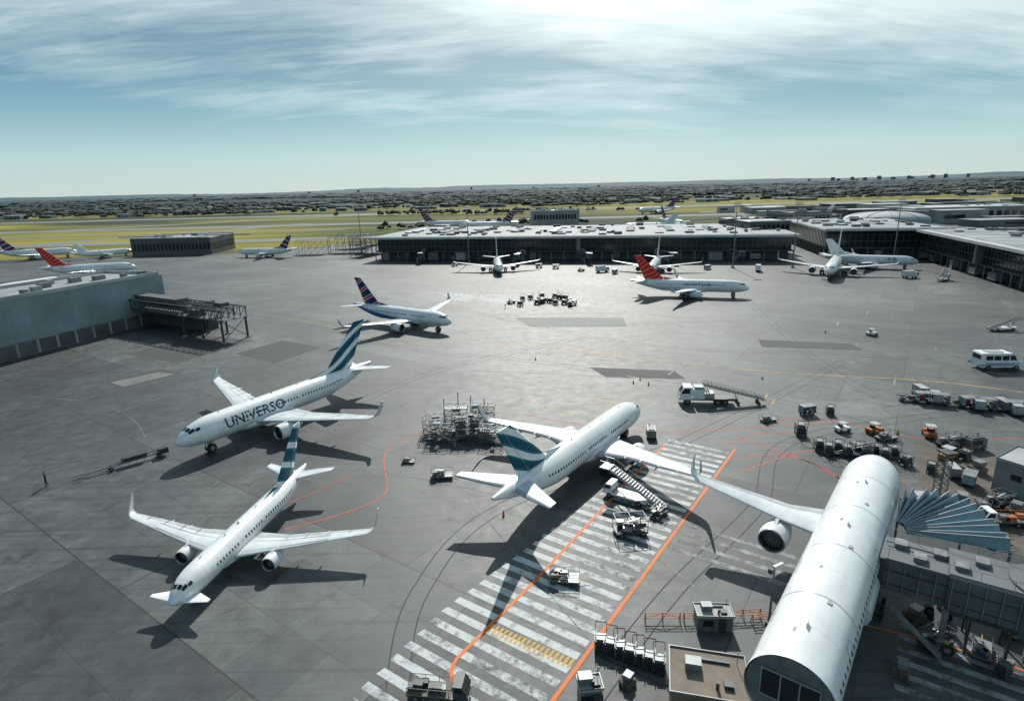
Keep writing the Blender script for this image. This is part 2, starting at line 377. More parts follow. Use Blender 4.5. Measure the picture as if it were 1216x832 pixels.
def fusmat(name,kind=0,R=2,ax=3.5,L=38):
    m,t,b=newmat(name); tc=t.n('ShaderNodeTexCoord').outputs['Object']
    sp=t.n('ShaderNodeSeparateXYZ'); t.l(tc,sp.inputs[0])
    base=(.76,.795,.80)
    n=t.noise(tc,.35,4,.6); c=t.mix(t.ramp(n,.3,.7),tuple(x*.86 for x in base),base)
    s=t.noise(t.mapping(tc,scale=(.15,1.5,1.5)),1.2,4,.6)
    bel=t.math('LESS_THAN',sp.outputs[2],ax-R*.3)
    c=t.mix(t.math('MULTIPLY',t.ramp(s,.45,.75),t.math('ADD',t.math('MULTIPLY',bel,.3),.12)),c,(.25,.26,.27))
    if kind in (1,):
        low=t.math('LESS_THAN',sp.outputs[2],t.math('SUBTRACT',ax-R*.75,t.math('MULTIPLY',t.math('ADD',sp.outputs[0],L*.35),.12)))
        c=t.mix(low,c,(.02,.12,.38))
    md=t.math('MODULO',t.math('ABSOLUTE',sp.outputs[0]),R*1.35)
    c=t.mix(t.math('MULTIPLY',t.math('LESS_THAN',md,.05),.5),c,(.25,.27,.28))
    hl=t.math('MODULO',t.math('ABSOLUTE',sp.outputs[2]),R*.7)
    c=t.mix(t.math('MULTIPLY',t.math('LESS_THAN',hl,.035),.35),c,(.25,.27,.28))
    t.l(c,b.inputs['Base Color']); b.inputs['Roughness'].default_value=.28; b.inputs['Coat Weight'].default_value=.4; b.inputs['Coat Roughness'].default_value=.12
    return m
def text_on(surf,txt,t0,a_mid,h,m,side,parent,R):
    cu=bpy.data.curves.new('txt','FONT'); cu.body=txt; cu.size=1; cu.resolution_u=2; cu.offset=.012
    ob=bpy.data.objects.new('txt',cu); S.collection.objects.link(ob)
    dg=bpy.context.evaluated_depsgraph_get(); me=bpy.data.meshes.new_from_object(ob.evaluated_get(dg)); bpy.data.objects.remove(ob)
    bm=bmesh.new(); bm.from_mesh(me); bmesh.ops.subdivide_edges(bm,edges=bm.edges,cuts=1)
    for v in bm.verts:
        x,y=v.co.x*h,v.co.y*h
        tt=(t0-x) if side<0 else (t0+x)
        v.co=surf(tt,a_mid-(y/R),side,.035)
    bm.to_mesh(me); bm.free(); me.materials.clear(); me.materials.append(m)
    o=bpy.data.objects.new('livery_lettering',me); S.collection.objects.link(o); o.parent=parent
def airliner(nose,tail=None,tips=None,toward=None,L=None,semi=None,ttip=None,fin=WHITE,kind=0,fratio=19.,finh=3.7,winglet=1.2,text=None,textcol=NAVY,canard=False,nz=3.4,tz=5.0,stab=None,wsweep=.5,finsw=1.0):
    N=G(nose[0],nose[1],nz)
    if tail is not None:
        T=G(tail[0],tail[1],tz); d=(N-T).xy
        if L is None: L=d.length
        hd=atan2(d.y,d.x)
    else: hd=atan2(-N.y,-N.x)+radians(toward)
    R=L/fratio; axz=R*1.8
    if tips is not None:
        loc=[]
        for p in tips:
            q=(G(p[0],p[1],6.0)-N).xy; loc.append((-(q.x*cos(hd)+q.y*sin(hd)), -q.x*sin(hd)+q.y*cos(hd)))
        if semi is None: semi=abs(loc[0][1]-loc[1][1])/2
        if ttip is None: ttip=(loc[0][0]+loc[1][0])/2
        semi=min(max(semi,.42*L),.58*L)
    if semi is None: semi=L*.46
    if ttip is None: ttip=L*.58
    ttip=min(max(ttip,.46*L),.66*L)
    e=empty('airliner',(N.x,N.y,0),hd)
    ln=3.0*R; lt=6.2*R
    def rz_(t_):
        if t_<ln:
            s=max(t_/ln,0); return R*max(.03,(1-(1-s)**2.1)**.62), -.26*R*(1-s)**2
        if t_>L-lt:
            s=(t_-(L-lt))/lt; s=min(s,1); return R*(1-.9*s**1.55), R*.66*s**1.45
        return R,0
    def surf(t_,a,side,off=0):
        r,zc=rz_(t_); r+=off
        return Vector((-t_, side*sin(a)*r, axz+zc+cos(a)*r))
    fm=fusmat('fuselage_paint',kind,R,axz,L)
    b=MB(); ts=[0,.02,.06,.12,.2,.3,.42,.55,.7,.85,1.0]; ts=[x*ln for x in ts]
    k=14; ts+=[ln+(L-lt-ln)*i/k for i in range(1,k+1)]; ts+=[L-lt+lt*i/12 for i in range(1,13)]
    n=32; rings=[]
    for t_ in ts:
        r,zc=rz_(t_); rings.append([(-t_,sin(2*pi*i/n)*r,axz+zc+cos(2*pi*i/n)*r) for i in range(n)])
    b.loft(rings,fm)
    tr=ttip-(semi-R)*wsweep; tr=max(tr,.30*L); sw=(ttip-tr)/(semi-R)
    cr=R*3.5
    fr=[]
    for i,(u,s_) in enumerate([(-.5,.25),(-.2,.7),(.2,.95),(.6,1),(.95,.9),(1.25,.55),(1.45,.2)]):
        fr.append([(-(tr+u*cr),sin(2*pi*j/16)*R*1.12*s_,axz-R*.62+cos(2*pi*j/16)*R*.62*s_) for j in range(16)])
    b.loft(fr,fm)
    b.obj('fuselage',e)
    g=MB()
    def patch(t0,t1,a0,a1,side,m,off=.012,k=2):
        pts=[[surf(t0+(t1-t0)*i/k,a0+(a1-a0)*j/k,side,off) for j in range(k+1)] for i in range(k+1)]
        vs=[p for r_ in pts for p in r_]; g.add(vs,[(i*(k+1)+j,i*(k+1)+j+1,(i+1)*(k+1)+j+1,(i+1)*(k+1)+j) for i in range(k) for j in range(k)],m,True)
    D=radians
    for side in (1,-1):
        patch(.72*R,1.02*R,D(3),D(27),side,GLASS,k=3); patch(.78*R,1.18*R,D(30),D(50),side,GLASS,k=3); patch(1.22*R,1.52*R,D(40),D(56),side,GLASS,k=3)
        aw=D(74); hw=.17/R*1.15*(R/2)**.5
        t_=ln*1.25; doors=(L*.36,L*.52)
        while t_<L-lt*.72:
            if not any(abs(t_-d_)<.5 for d_ in doors): patch(t_,t_+.26*(R/2),aw-hw,aw+hw,side,GLASS,k=1)
            t_+=.62*(R/2)**.5*1.05
        for td in (ln*1.02,L-lt*.62):
            w_=.85*(R/2); a0,a1=D(66),D(66)+1.95*(R/2)**.6/R
            for (p0,p1,q0_,q1_) in ((td,td+.07,a0,a1),(td+w_,td+w_+.07,a0,a1),(td,td+w_,a0,a0+.03),(td,td+w_,a1,a1+.03)): patch(p0,p1,q0_,q1_,side,FLAP,k=2)
        for td in (tr+cr*.35,tr+cr*.6):
            for (p0,p1) in ((td,td+.06),(td+.6,td+.66)): patch(p0,p1,D(66),D(88),side,FLAP,k=2)
    for tt in (L*.18,L*.33,L*.55): g.box((-tt,0,axz+R+.12),(.45,.05,.34),WHITE,top=(.5,1))
    g.tube((-L*.42,0,axz+R-.02),(-L*.42,0,axz+R+.16),.12,REDP,n=8)
    g.obj('windows',e)
    if text:
        for side in (1,-1):
            h=text[1]*R; ln_t=len(text[0])*h*.62
            t0=text[2]*L if side>0 else text[2]*L+ln_t
            text_on(surf,text[0],t0,D(text[3]),h,textcol,side,e,R)
    zr=axz-R*.55; dih=.09
    for side in (1,-1):
        b=MB(); ys=R*.5; yk=semi*.36
        ct=R*.75
        def xle(y): return tr+(y-R)*sw
        ck=R*2.15
        wl=winglet*R
        st=[(ys,xle(ys),zr,cr*1.06,.13,0),(yk,xle(yk),zr+(yk-ys)*dih,ck,.115,0),(semi*.7,xle(semi*.7),zr+(semi*.7-ys)*dih,(ck+ct)/2*.98,.105,0),(semi*.955,xle(semi*.955),zr+(semi*.955-ys)*dih,ct*1.1,.1,.05)]
        zt=zr+(semi-ys)*dih
        st+=[(semi*.985,xle(semi*.985)+.15*R,zt+.05*R,ct*.92,.1,.5),(semi,xle(semi)+.35*R,zt+.3*R,ct*.7,.09,1.2),(semi+.12*R,xle(semi)+.35*R+wl*.55,zt+.2*R+wl,ct*.34,.08,1.35)]
        wingmesh(b,st,side,PANEL,FLAP,METAL)
        def wtop(y,u):
            ch=ck+(cr*1.06-ck)*(yk-y)/(yk-ys) if y<yk else ck+((ck+ct)/2*.98-ck)*(y-yk)/(semi*.7-yk) if y<semi*.7 else (ck+ct)/2*.98+(ct*1.1-(ck+ct)/2*.98)*(y-semi*.7)/(semi*.255)
            th=.115
            i=max(1,min(len(AFX)-1,bisect.bisect_left(AFX,u))); f=(u-AFX[i-1])/(AFX[i]-AFX[i-1]); zz_=AFZ[i-1]+(AFZ[i]-AFZ[i-1])*f
            return Vector((-(xle(y)+u*ch),side*y,zr+(y-ys)*dih+zz_*th*ch/2+.03))
        def seam(pa,pb,w_=.05,m=FLAP):
            d=(pb-pa).normalized(); nn=Vector((-d.y,d.x,0))*w_; b.add([pa+nn,pb+nn,pb-nn,pa-nn],[(0,1,2,3)],m)
        for yy in (.36,.5,.66,.82): seam(wtop(semi*yy,.52),wtop(semi*yy,.97),.06,GALV)
        seam(wtop(R*1.2,.15),wtop(semi*.34,.15)); seam(wtop(semi*.37,.15),wtop(semi*.69,.15)); seam(wtop(semi*.37,.56),wtop(semi*.69,.56)); seam(wtop(R*1.2,.56),wtop(semi*.35,.56))
        for yy in (.3,.47,.64):
            y=semi*yy; ch=ck if yy<.36 else ck+(ct-ck)*(yy-.36)/.6; xc=xle(y)+ch*.75; z=zr+(y-ys)*dih-.12*R
            b.loft([[( -(xc+u*R), side*y+cos(2*pi*j/8)*.12*R*s_, z+sin(2*pi*j/8)*.16*R*s_) for j in range(8)] for u,s_ in ((-.7,.2),(-.3,.9),(.1,1),(.5,.6),(.8,.1))],PANEL)
        b.obj('wing',e)
        b=MB(); y=side*semi*.335; xc=xle(abs(y))-R*.85; rn=R*.56; zc=max(zr+(abs(y)-ys)*dih-R*.62,rn+.45)
        prof=[(.25,.84),(.02,.86),(-.03,.91),(.03,.97),(.3,1.05),(.9,1.09),(1.5,1.0),(2.05,.80),(2.0,.72)]
        def ring(u,s_,n=24): return [(-(xc+u*R*.85), y+cos(2*pi*j/n)*rn*s_, zc+sin(2*pi*j/n)*rn*s_) for j in range(n)]
        b.loft([ring(u,s_) for u,s_ in prof[:4]],METAL,False,False); b.loft([ring(u,s_) for u,s_ in prof[3:]],WHITE,False,False)
        b.loft([ring(.88,1.094),ring(.92,1.094)],FLAP,False,False); b.loft([ring(1.48,1.012),ring(1.53,1.0)],FLAP,False,False)
        b.loft([ring(.5,.86),ring(.25,.84)],FAN,True,False)
        b.loft([ring(.5,.26,12),ring(.36,.2,12),ring(.24,.03,12)],GALV,False,True)
        for j in range(18):
            an=2*pi*j/18; b.box((-(xc+.44*R*.85),y+cos(an)*rn*.54,zc+sin(an)*rn*.54),(.02*R,.56*rn,.05*rn),GALV,rx=an)
        b.loft([ring(1.9,.74),ring(1.85,.6)],FAN,False,True); b.loft([ring(1.85,.5,16),ring(2.3,.42,16),ring(2.75,.08,16)],ALU,True,True)
        b.prism([(-(xc+.3*R),zc+rn*.95),(-(xc+2.4*R),zc+rn*.7),(-(xc+2.8*R),zr+(abs(y)-ys)*dih),(-(xc+1.0*R),zr+(abs(y)-ys)*dih+.1*R)],y-.1*R,y+.1*R,PANEL)
        b.obj('engine',e)
    b=MB(); fb=L-6.0*R; zb=axz+.62*R; hF=finh*R; crf=3.4*R; ctf=1.35*R; xs=hF*finsw
    rings=[]
    for u in (0,.35,.7,1.0):
        ch=crf+(ctf-crf)*u; rings.append([(-(fb+xs*u+cx),cz,zb+hF*u) for cx,cz in af(ch,.1)])
    b.loft(rings,fin)
    b.add([(-(fb-1.6*R),0,axz+R*.97),(-(fb+.3*R),.1*R,axz+R*.9),(-(fb+.3*R),-.1*R,axz+R*.9),(-(fb+.6*R),0,zb+.75*R)],[(0,1,3),(0,3,2),(1,2,3)],fin if fin is not WHITE else fm)
    for s_ in (1,-1): b.beam((-(fb+crf*.7),s_*crf*.045,zb+.1),(-(fb+xs*.95+ctf*.72),s_*ctf*.05,zb+hF*.95),.05,FLAP)
    b.obj('tail_fin',e)
    for side in (1,-1):
        b=MB(); hs=(stab or 3.3)*R; x0=L-3.3*R; z0=axz+.62*R
        wingmesh(b,[(.1*R,x0,z0,1.9*R,.1,0),(hs*.5,x0+hs*.5*.6,z0+.07*hs*.5,1.4*R,.1,0),(hs,x0+hs*.6,z0+.07*hs,.75*R,.09,0)],side,PANEL,FLAP,METAL); b.obj('tailplane',e)
        if canard:
            b=MB(); wingmesh(b,[(.3*R,.5*R,axz-.5*R,1.5*R,.09,0),(2.2*R,.75*R,axz-.4*R,.3*R,.08,0)],side,WHITE,WHITE,WHITE); b.obj('canard',e)
    b=MB(); wr=.3*R*1.1
    def leg(x,y,top,wy,axles=(0,)):
        b.tube((x,y,wr),(x,y,top),.09*R,GALV,n=10); b.tube((x,y,wr+.2*R),(x+.55*R,y,top),.04*R,GALV,n=6)
        b.box((x-.02,y,top-.4*R),(.7*R,.04*R,.6*R),WHITE)
        for a_ in axles:
            b.tube((x+a_,y-wy,wr),(x+a_,y+wy,wr),.05*R,STEEL)
            for s_ in (1,-1):
                for rr,ww,mm in ((wr,.2*R,BLACK),(wr*.5,.22*R,ALU)): b.tube((x+a_,y+s_*wy-ww/2,wr),(x+a_,y+s_*wy+ww/2,wr),rr,mm,n=16)
    leg(-2.4*R,0,axz-.7*R,.16*R); tm=tr+cr*.78
    for s_ in (1,-1): leg(-tm,s_*1.75*R,zr+.1,.24*R,(-.35*R,.35*R) if L>45 else (0,))
    b.obj('landing_gear',e)
    return e,L,R
airliner((201,712),(362,541),tips=((140,606),(461,602)),fin=FIN_TEAL,canard=True,finh=4.6,winglet=1.3,nz=3.2,tz=5.5)
airliner((208,524),(440,428),tips=((222,452),(455,482)),fin=FIN_TEAL2,text=('UNIVERSO',1.1,.17,96),finh=4.3,winglet=.9,nz=4.4,tz=6.5)
airliner((536,382),(420,360),tips=((388,393),(527,358)),fin=FIN_BR,kind=1,finh=4.0,winglet=.7,nz=4,tz=6.0)
airliner((757,480),(585,592),tips=((563,494),(850,528)),fin=FIN_TEAL2,finh=3.8,winglet=1.2,nz=4.6,tz=6,finsw=1.1)
airliner((890,342),(748,333),semi=21,fin=FIN_RED,text=('skyward pam',.8,.25,84),finh=4.2,nz=4,tz=6)
airliner((593,321),toward=2,L=46,semi=25,fin=WHITE,finh=4.5)
airliner((772,322),toward=-6,L=46,semi=24,fin=WHITE,finh=4.5)
airliner((984,326),toward=-4,L=54,semi=27,fin=WHITE,finh=4.8)
airliner((1091,312),(1002,306),L=46,semi=19,fin=WHITE,text=('D-IJI',.9,.16,84))
airliner((284,300),(346,297),L=45,semi=19,fin=FIN_BR,finh=4.2)
airliner((162,318),(72,320),L=50,semi=21,fin=FIN_RED,finh=4.5)
airliner((92,300),(5,302),L=54,semi=22,fin=FIN_BR,finh=4.3)
airliner((158,298),(102,300),L=42,semi=20,fin=WHITE,finh=3.)
airliner((78,334),(-20,345),L=46,semi=18,fin=FIN_BR,finh=3.2)
airliner((562,268),(520,267),L=66,fin=FIN_BR,finh=4.3); airliner((545,271),(590,268),L=66,fin=FIN_BR,finh=4.4)
airliner((757,252),(803,249),L=70,fin=FIN_PUR,finh=4.2)
airliner((668,268),toward=20,L=60,fin=WHITE,finh=4.2); airliner((812,268),toward=25,L=62,fin=FIN_BR,finh=4.2); airliner((738,271),(780,269),L=58,fin=WHITE)
airliner((940,262),(985,258),L=60,fin=WHITE)

# ------------------------------------------------------------------ foreground wide fuselage at its bridge
def near_jet():
    n0=G(937,822,7.5); f0=G(1040,556,7.5); d=(n0-f0).xy; L=d.length; hd=atan2(d.y,d.x); R=3.4; az_=7.2
    e=empty('airliner',(n0.x,n0.y,0),hd); fm=fusmat('fuselage_paint',0,R,az_,L)
    b=MB(); n=40; ts=[0,.25]+[L*.9*i/20 for i in range(1,21)]
    rg=[[(-t_,sin(2*pi*i/n)*R,az_+cos(2*pi*i/n)*R) for i in range(n)] for t_ in ts]
    c0=L*.9; lc=L*.1
    for k in range(1,11):
        s=k/10; r=R*sqrt(max(0.0004,1-s*s)); rg.append([(-(c0+lc*s),sin(2*pi*i/n)*r,az_+.25*R*s*s+cos(2*pi*i/n)*r) for i in range(n)])
    b.loft(rg,fm,False,True)
    b.loft([[(-t_,sin(2*pi*i/n)*R*1.012,az_+cos(2*pi*i/n)*R*1.012) for i in range(n)] for t_ in (0.0,.6)],WHITE,False,False)
    for t_ in (L*.2,L*.4,L*.6,L*.78):
        b.loft([[(-(t_+u),sin(2*pi*i/n)*R*1.004,az_+cos(2*pi*i/n)*R*1.004) for i in range(n)] for u in (0,.09)],FLAP,False,False)
    b.loft([[(-t_,sin(2*pi*i/16)*R*1.1,az_-R*.6+cos(2*pi*i/16)*R*.6) for i in range(16)] for t_ in (L*.35,L*.4,L*.65,L*.7)],fm)
    b.obj('fuselage',e)
    g=MB()
    g.loft([[(-.18,sin(2*pi*i/n)*R*.97,az_+cos(2*pi*i/n)*R*.97) for i in range(n)],[(-.2,sin(2*pi*i/n)*R*.5,az_+cos(2*pi*i/n)*R*.5) for i in range(n)]],GALV,False,True)
    g.box((-.1,0,az_+.3),(.1,4.2,2.4),GLASS)
    for zz_ in (-.95,1.55): g.box((-.06,0,az_+zz_),(.12,4.4,.14),ALU)
    for yy in (-2.15,-.7,.7,2.15): g.box((-.055,yy,az_+.3),(.12,.1,2.4),ALU)
    for side in (1,-1):
        t_=1.5
        while t_<L*.86:
            vs=[]
            for a in (1.22,1.34):
                for tt in (t_,t_+.32): vs.append((-tt,side*sin(a)*(R+.014),az_+cos(a)*(R+.014)))
            g.add(vs,[(0,1,3,2)],GLASS); t_+=.95
        for td in (L*.12,L*.46,L*.8):
            for (t0,t1,a0,a1) in ((td,td+.08,1.0,1.62),(td+1.3,td+1.38,1.0,1.62),(td,td+1.3,1.0,1.02),(td,td+1.3,1.6,1.62)):
                m_=4; vs=[]
                for j in range(m_+1):
                    a=a0+(a1-a0)*j/m_
                    for tt in (t0,t1): vs.append((-tt,side*sin(a)*(R+.018),az_+cos(a)*(R+.018)))
                g.add(vs,[(2*j,2*j+1,2*j+3,2*j+2) for j in range(m_)],FLAP)
    for t_ in (L*.1,L*.5,L*.75): g.box((-t_,0,az_+R+.15),(.7,.06,.5),WHITE)
    for i in range(7): g.box((-L*(.08+.11*i),.9 if i%2 else -.7,az_+R*.975),(.5,.35,.06),FLAP)
    g.obj('windows',e)
    q=(G(818,560,8.5)-n0).xy; tx=-(q.x*cos(hd)+q.y*sin(hd)); ty=abs(-q.x*sin(hd)+q.y*cos(hd)); side=-1 if (-q.x*sin(hd)+q.y*cos(hd))<0 else 1
    q=(G(985,640,6)-n0).xy; rx_=-(q.x*cos(hd)+q.y*sin(hd))
    b=MB(); sw=(tx-rx_)/ty
    def xl(y): return rx_+sw*y
    wingmesh(b,[(1.5,xl(1.5),5.6,8.0,.12,0),(ty*.38,xl(ty*.38),6.1,4.6,.11,0),(ty*.95,xl(ty*.95),7.6,1.9,.1,0),(ty,xl(ty)+.5,8.3,1.6,.1,1.1),(ty+.2,xl(ty)+2,10.2,.7,.08,1.35)],side,PANEL,FLAP,METAL)
    b.obj('wing',e)
    b=MB(); y=side*ty*.40; xc=xl(abs(y))-2.2; rn=1.6; zc=4.2
    def ring(u,s_,n=28): return [(-(xc+u), y+cos(2*pi*j/n)*rn*s_, zc+sin(2*pi*j/n)*rn*s_) for j in range(n)]
    b.loft([ring(*p) for p in ((.5,.84),(.03,.87),(-.06,.92),(.08,.98))],METAL,False,False); b.loft([ring(*p) for p in ((.08,.98),(.8,1.07),(2,1.08),(3.3,.97),(4.4,.8))],WHITE,False,False)
    b.loft([ring(1.95,1.085),ring(2.03,1.085)],FLAP,False,False)
    b.loft([ring(1.2,.84),ring(.5,.84)],FAN,True,False); b.loft([ring(1.2,.3,14),ring(.9,.22,14),ring(.55,.03,14)],GALV,False,True)
    for j in range(20):
        an=2*pi*j/20; b.box((-(xc+1.1),y+cos(an)*rn*.55,zc+sin(an)*rn*.55),(.06,.55*rn,.12),GALV,rx=an)
    b.loft([ring(4.3,.76),ring(4.2,.6)],FAN,False,True); b.loft([ring(4.2,.5,16),ring(5.2,.4,16),ring(6,.06,16)],ALU,True,True)
    b.prism([(-(xc+.8),zc+rn),(-(xc+5),zc+rn*.8),(-(xc+6.0),5.9),(-(xc+3),6.4)],y-.2,y+.2,PANEL)
    b.obj('engine',e)
    b=MB()
    for x,y in ((-5,0),(-L*.55,3.6),(-L*.55,-3.6)):
        b.tube((x,y,.7),(x,y,az_-R*.8),.22,GALV)
        for a_ in (-.8,.8):
            for s_ in (-.5,.5): b.tube((x+a_,y+s_-.22,.68),(x+a_,y+s_+.22,.68),.68,BLACK,n=18); b.tube((x+a_,y+s_-.24,.68),(x+a_,y+s_+.24,.68),.3,ALU,n=12)
        b.box((x,y,.75),(1.9,.25,.25),GALV)
    b.obj('landing_gear',e)
near_jet()

def jet_bridge(b,L=26,w=3.2,h=2.9,z=4.6,rot=True):
    b.box((L*.3,0,z+h/2),(L*.6,w*.88,h*.88),GALV); b.box((L*.75,0,z+h/2),(L*.5,w,h),GALV)
    for i in range(int(L/2)):
        for s_ in (1,-1): b.box((1+i*2,s_*w*(.445 if i*2<L*.5 else .505),z+h/2),(.12,.08,h*(.88 if i*2<L*.5 else 1)),STEEL)
    b.box((L*.5,0,z+h*.05),(L,w*.3,.25),STEEL)
    for s_ in (1,-1): b.box((L*.3,s_*w*.445,z+h*.55),(L*.5,.03,h*.3),GLASS)
    b.tube((-.2,0,z-.2),(-.2,0,z+h+.2),w*.62,ALU,n=16); b.box((-1.8,0,z+h/2),(1.8,w*1.05,h*1.0),STEEL)
    b.tube((L,0,0),(L,0,z+h+.4),w*.35,GALV,n=12); b.tube((L,0,z-.3),(L,0,z+h+.3),w*.75,ALU,n=18)
    for s_ in (1,-1):
        b.box((L*.33,s_*w*.5,z*.5+.6),(.45,.35,z),GALV); b.wheel(L*.33+.5,s_*w*.5,.5,.4); b.wheel(L*.33-.5,s_*w*.5,.5,.4)
    b.box((L*.33,0,.9),(.6,w*1.1,.4),STEEL)
    b.box((L*.12,w*.9,z*.5),(5.2,.7,.12),GALV,ry=-.75)
def big_bridge():
    p0=G(1042,650,8.0); p1=G(1250,706,8.0); d=(p1-p0).xy; L=d.length; hd=atan2(d.y,d.x)
    b=MB(); w=4.8; z=4.4; h=4.2
    b.box((L*.25,0,z+h/2),(L*.5,w*.86,h*.86),BRG); b.box((L*.72,0,z+h/2),(L*.56,w,h),BRG)
    b.box((L*.25,0,z+h*.94),(L*.5,w*.95,.18),ROOFD); b.box((L*.72,0,z+h+.09),(L*.57,w*1.06,.2),ROOFD)
    for s_ in (1,-1):
        k=0
        while k<L: b.box((k,s_*w*(.44 if k<L*.45 else .51),z+h*.5),(.14,.14,h*(.86 if k<L*.45 else 1)),GALV); k+=1.3
        for zz_ in (.25,.62): b.box((L*.25,s_*w*.437,z+h*zz_),(L*.48,.08,.12),STEEL); b.box((L*.72,s_*w*.507,z+h*zz_),(L*.55,.08,.12),STEEL)
        b.box((L*.72,s_*w*.51,z+.1),(L*.56,.2,.35),STEEL); b.box((L*.72,s_*w*.51,z+h-.1),(L*.56,.2,.3),ROOFM)
        b.box((L*.45,s_*w*.6,z*.5+.5),(.5,.45,z),GALV); b.wheel(L*.45+.7,s_*w*.6,.6,.5); b.wheel(L*.45-.7,s_*w*.6,.6,.5)
        b.beam((0,s_*w*.47,z+h+.9),(L*.98,s_*w*.47,z+h+1.1),.04,GALV)
        k=1
        while k<L: b.beam((k,s_*w*.47,z+h*.9),(k,s_*w*.47,z+h+1.05),.04,GALV); k+=2.5
    b.box((L*.45,0,1),(.8,w*1.3,.5),STEEL); b.box((.2,0,z+h*.45),(1.2,w*1.05,h*1.02),STEEL)
    b.tube((L,0,0),(L,0,z+h+.5),1.0,GALV,n=14); b.tube((L,0,z-.3),(L,0,z+h+.4),w*.7,BRG,n=20)
    for x in (L*.6,L*.82): 
        for s_ in (1,-1): b.beam((x,s_*w*.4,0),(x,s_*w*.4,z),.2,STEEL)
        b.beam((x,-w*.4,.3),(x,w*.4,z),.1,STEEL)
    b.box((L*.3,-w*.85,z*.5),(6,.9,.14),GALV,ry=.7); b.beam((L*.3-2.3,-w*.85-.45,z),(L*.3+2.3,-w*.85-.45,1.1),.06,GALV)
    for i in range(5): b.box((L*.12*i+2,(-1)**i*.9,z+h+.4 if L*.12*i+2>L*.44 else z+h*.97+.2),(1.1,1.3,.5),GALV)
    b.beam((L*.05,.6,z+h+.15),(L*.44,.6,z+h+.15),.1,STEEL)
    b.obj('jet_bridge',loc=(p0.x,p0.y,0),rz=hd)
    b=MB(); hub=G(1062,628,5.5); a0=G(1072,582,9.5); a1=G(1200,655,7.0); mid=G(1150,596,8.5)
    n=26; P=smooth_pts([a0,G(1112,584,9),mid,G(1182,625,8),a1],8); P=[P[int(i*(len(P)-1)/n)] for i in range(n+1)]
    vs=[];fs=[]
    for i,p in enumerate(P):
        u=i/n; zo=9.2-1.6*u+(.6 if i%2 else -.6); zi=6.2-.6*u+(.2 if i%2 else -.2)
        vs.append((hub.x+(p.x-hub.x)*.12,hub.y+(p.y-hub.y)*.12,zi)); vs.append((p.x,p.y,zo))
    for i in range(n): fs.append((2*i,2*i+1,2*i+3,2*i+2))
    b.add(vs,fs,CANVAS)
    for i in range(1,n+1,2): b.tube(vs[2*i],vs[2*i+1],.09,FLAP,n=6)
    for i in (0,n//2,n): b.tube((P[i].x,P[i].y,0),vs[2*i+1],.14,GALV,n=8)
    b.obj('pleated_canopy')
big_bridge()

# ------------------------------------------------------------------ buildings
def frame2(p,q):
    d=(q-p).xy; return atan2(d.y,d.x),d.length
def terminal(name,p,q,depth,h,clutter=60,seed=1,roof=ROOFM,overh=4):
    hd,L=frame2(p,q); e=empty(name,(p.x,p.y,0),hd); rnd=random.Random(seed)
    b=MB(); b.box((L/2,depth/2+3,2.6),(L-4,depth-6,5.2),CONCD); b.box((L/2,depth/2+.8,5.5),(L,depth-1,.6),CONCD)
    b.box((L/2,depth/2+2,h*.5+2.3),(L-2,depth-4,h-6.6),TGLASS)
    b.obj('walls',e)
    b=MB(); x=0
    while x<=L:
        b.box((x+.01,1.1,2.6),(.5,.5,5.2),GALV); x+=8
    x=1.
    while x<=L-1:
        b.box((x,-.06+2,h*.5+2.3),(.1,.2,h-6.8),GALV); x+=3.2
    for z in (h*.45+2,h*.66+2): b.box((L/2,1.9,z),(L-2,.16,.14),GALV)
    y=4
    while y<depth-2:
        for xx in (.9,L-.9): b.box((xx,y,h*.5+2.3),(.2,.14,h-6.8),GALV)
        y+=3.2
    x=rnd.uniform(3,9)
    while x<L-12:
        w_=rnd.uniform(3,8); b.box((x+w_/2,.9,2.6),(w_,3.2,rnd.choice([3,4.6])),rnd.choice([CONC,GALV,CONCD,ROOFD])); 
        if rnd.random()<.3: b.box((x+w_/2,.95,h*.5+2.3),(2.4,3.0,h-6.9),rnd.choice([GALV,CONCD]))
        x+=w_+rnd.uniform(10,28)
    b.obj('facade_frames',e)
    b=MB(); b.box((L/2,depth/2-overh/2,h-.45),(L+4,depth+overh,1.1),ROOFL)
    b.box((L/2,depth/2,h+.2),(L+1,depth-3,.25),roof)
    b.box((L/2,-overh+.15,h+.25),(L+4,.35,.35),WHITE)
    for i in range(clutter):
        x=rnd.uniform(4,L-4); y=rnd.uniform(6,depth-4); s1=rnd.uniform(1.5,6);s2=rnd.uniform(1.5,4);hh=rnd.uniform(.5,1.8)
        b.box((x,y,h+.3+hh/2),(s1,s2,hh),rnd.choice([ROOFL,GALV,ROOFD,CONC,ROOFD,CONCD]),rz=rnd.choice([0,0,.3]))
    for i in range(int(L/26)):
        x=10+i*26; b.prism([(x,h+.3),(x+6,h+.3),(x+5,h+1.2),(x+1,h+1.2)],depth*.3,depth*.7,rnd.choice([GLASS,ROOFD,GALV]))
    for i in range(int(L/18)): b.box((8+i*18,depth/2,h+.36),(.25,depth-6,.1),ROOFD)
    b.obj('roof',e)
    return e,L
terminal('airport_terminal',G(446,309),G(942,309),100,15,seed=3,clutter=90)
terminal('airport_terminal',G(978,306),G(1120,306),100,17,seed=5,clutter=30)
terminal('terminal_pier',G(1088,306),G(1262,362),90,16.5,seed=9,clutter=45)
b=MB(); c=G(1095,263,16); rg=[]
for k in range(9):
    s=k/8*pi/2; rg.append([(c.x+cos(2*pi*i/40)*30*cos(s),c.y+40+sin(2*pi*i/40)*24*cos(s),16+5.5*sin(s)) for i in range(40)])
b.loft(rg,ROOFL,False,True)
for i in range(0,40,4):
    for k in range(8): b.beam(Vector(rg[k][i])+Vector((0,0,.1)),Vector(rg[k+1][i])+Vector((0,0,.1)),.25,ROOFD)
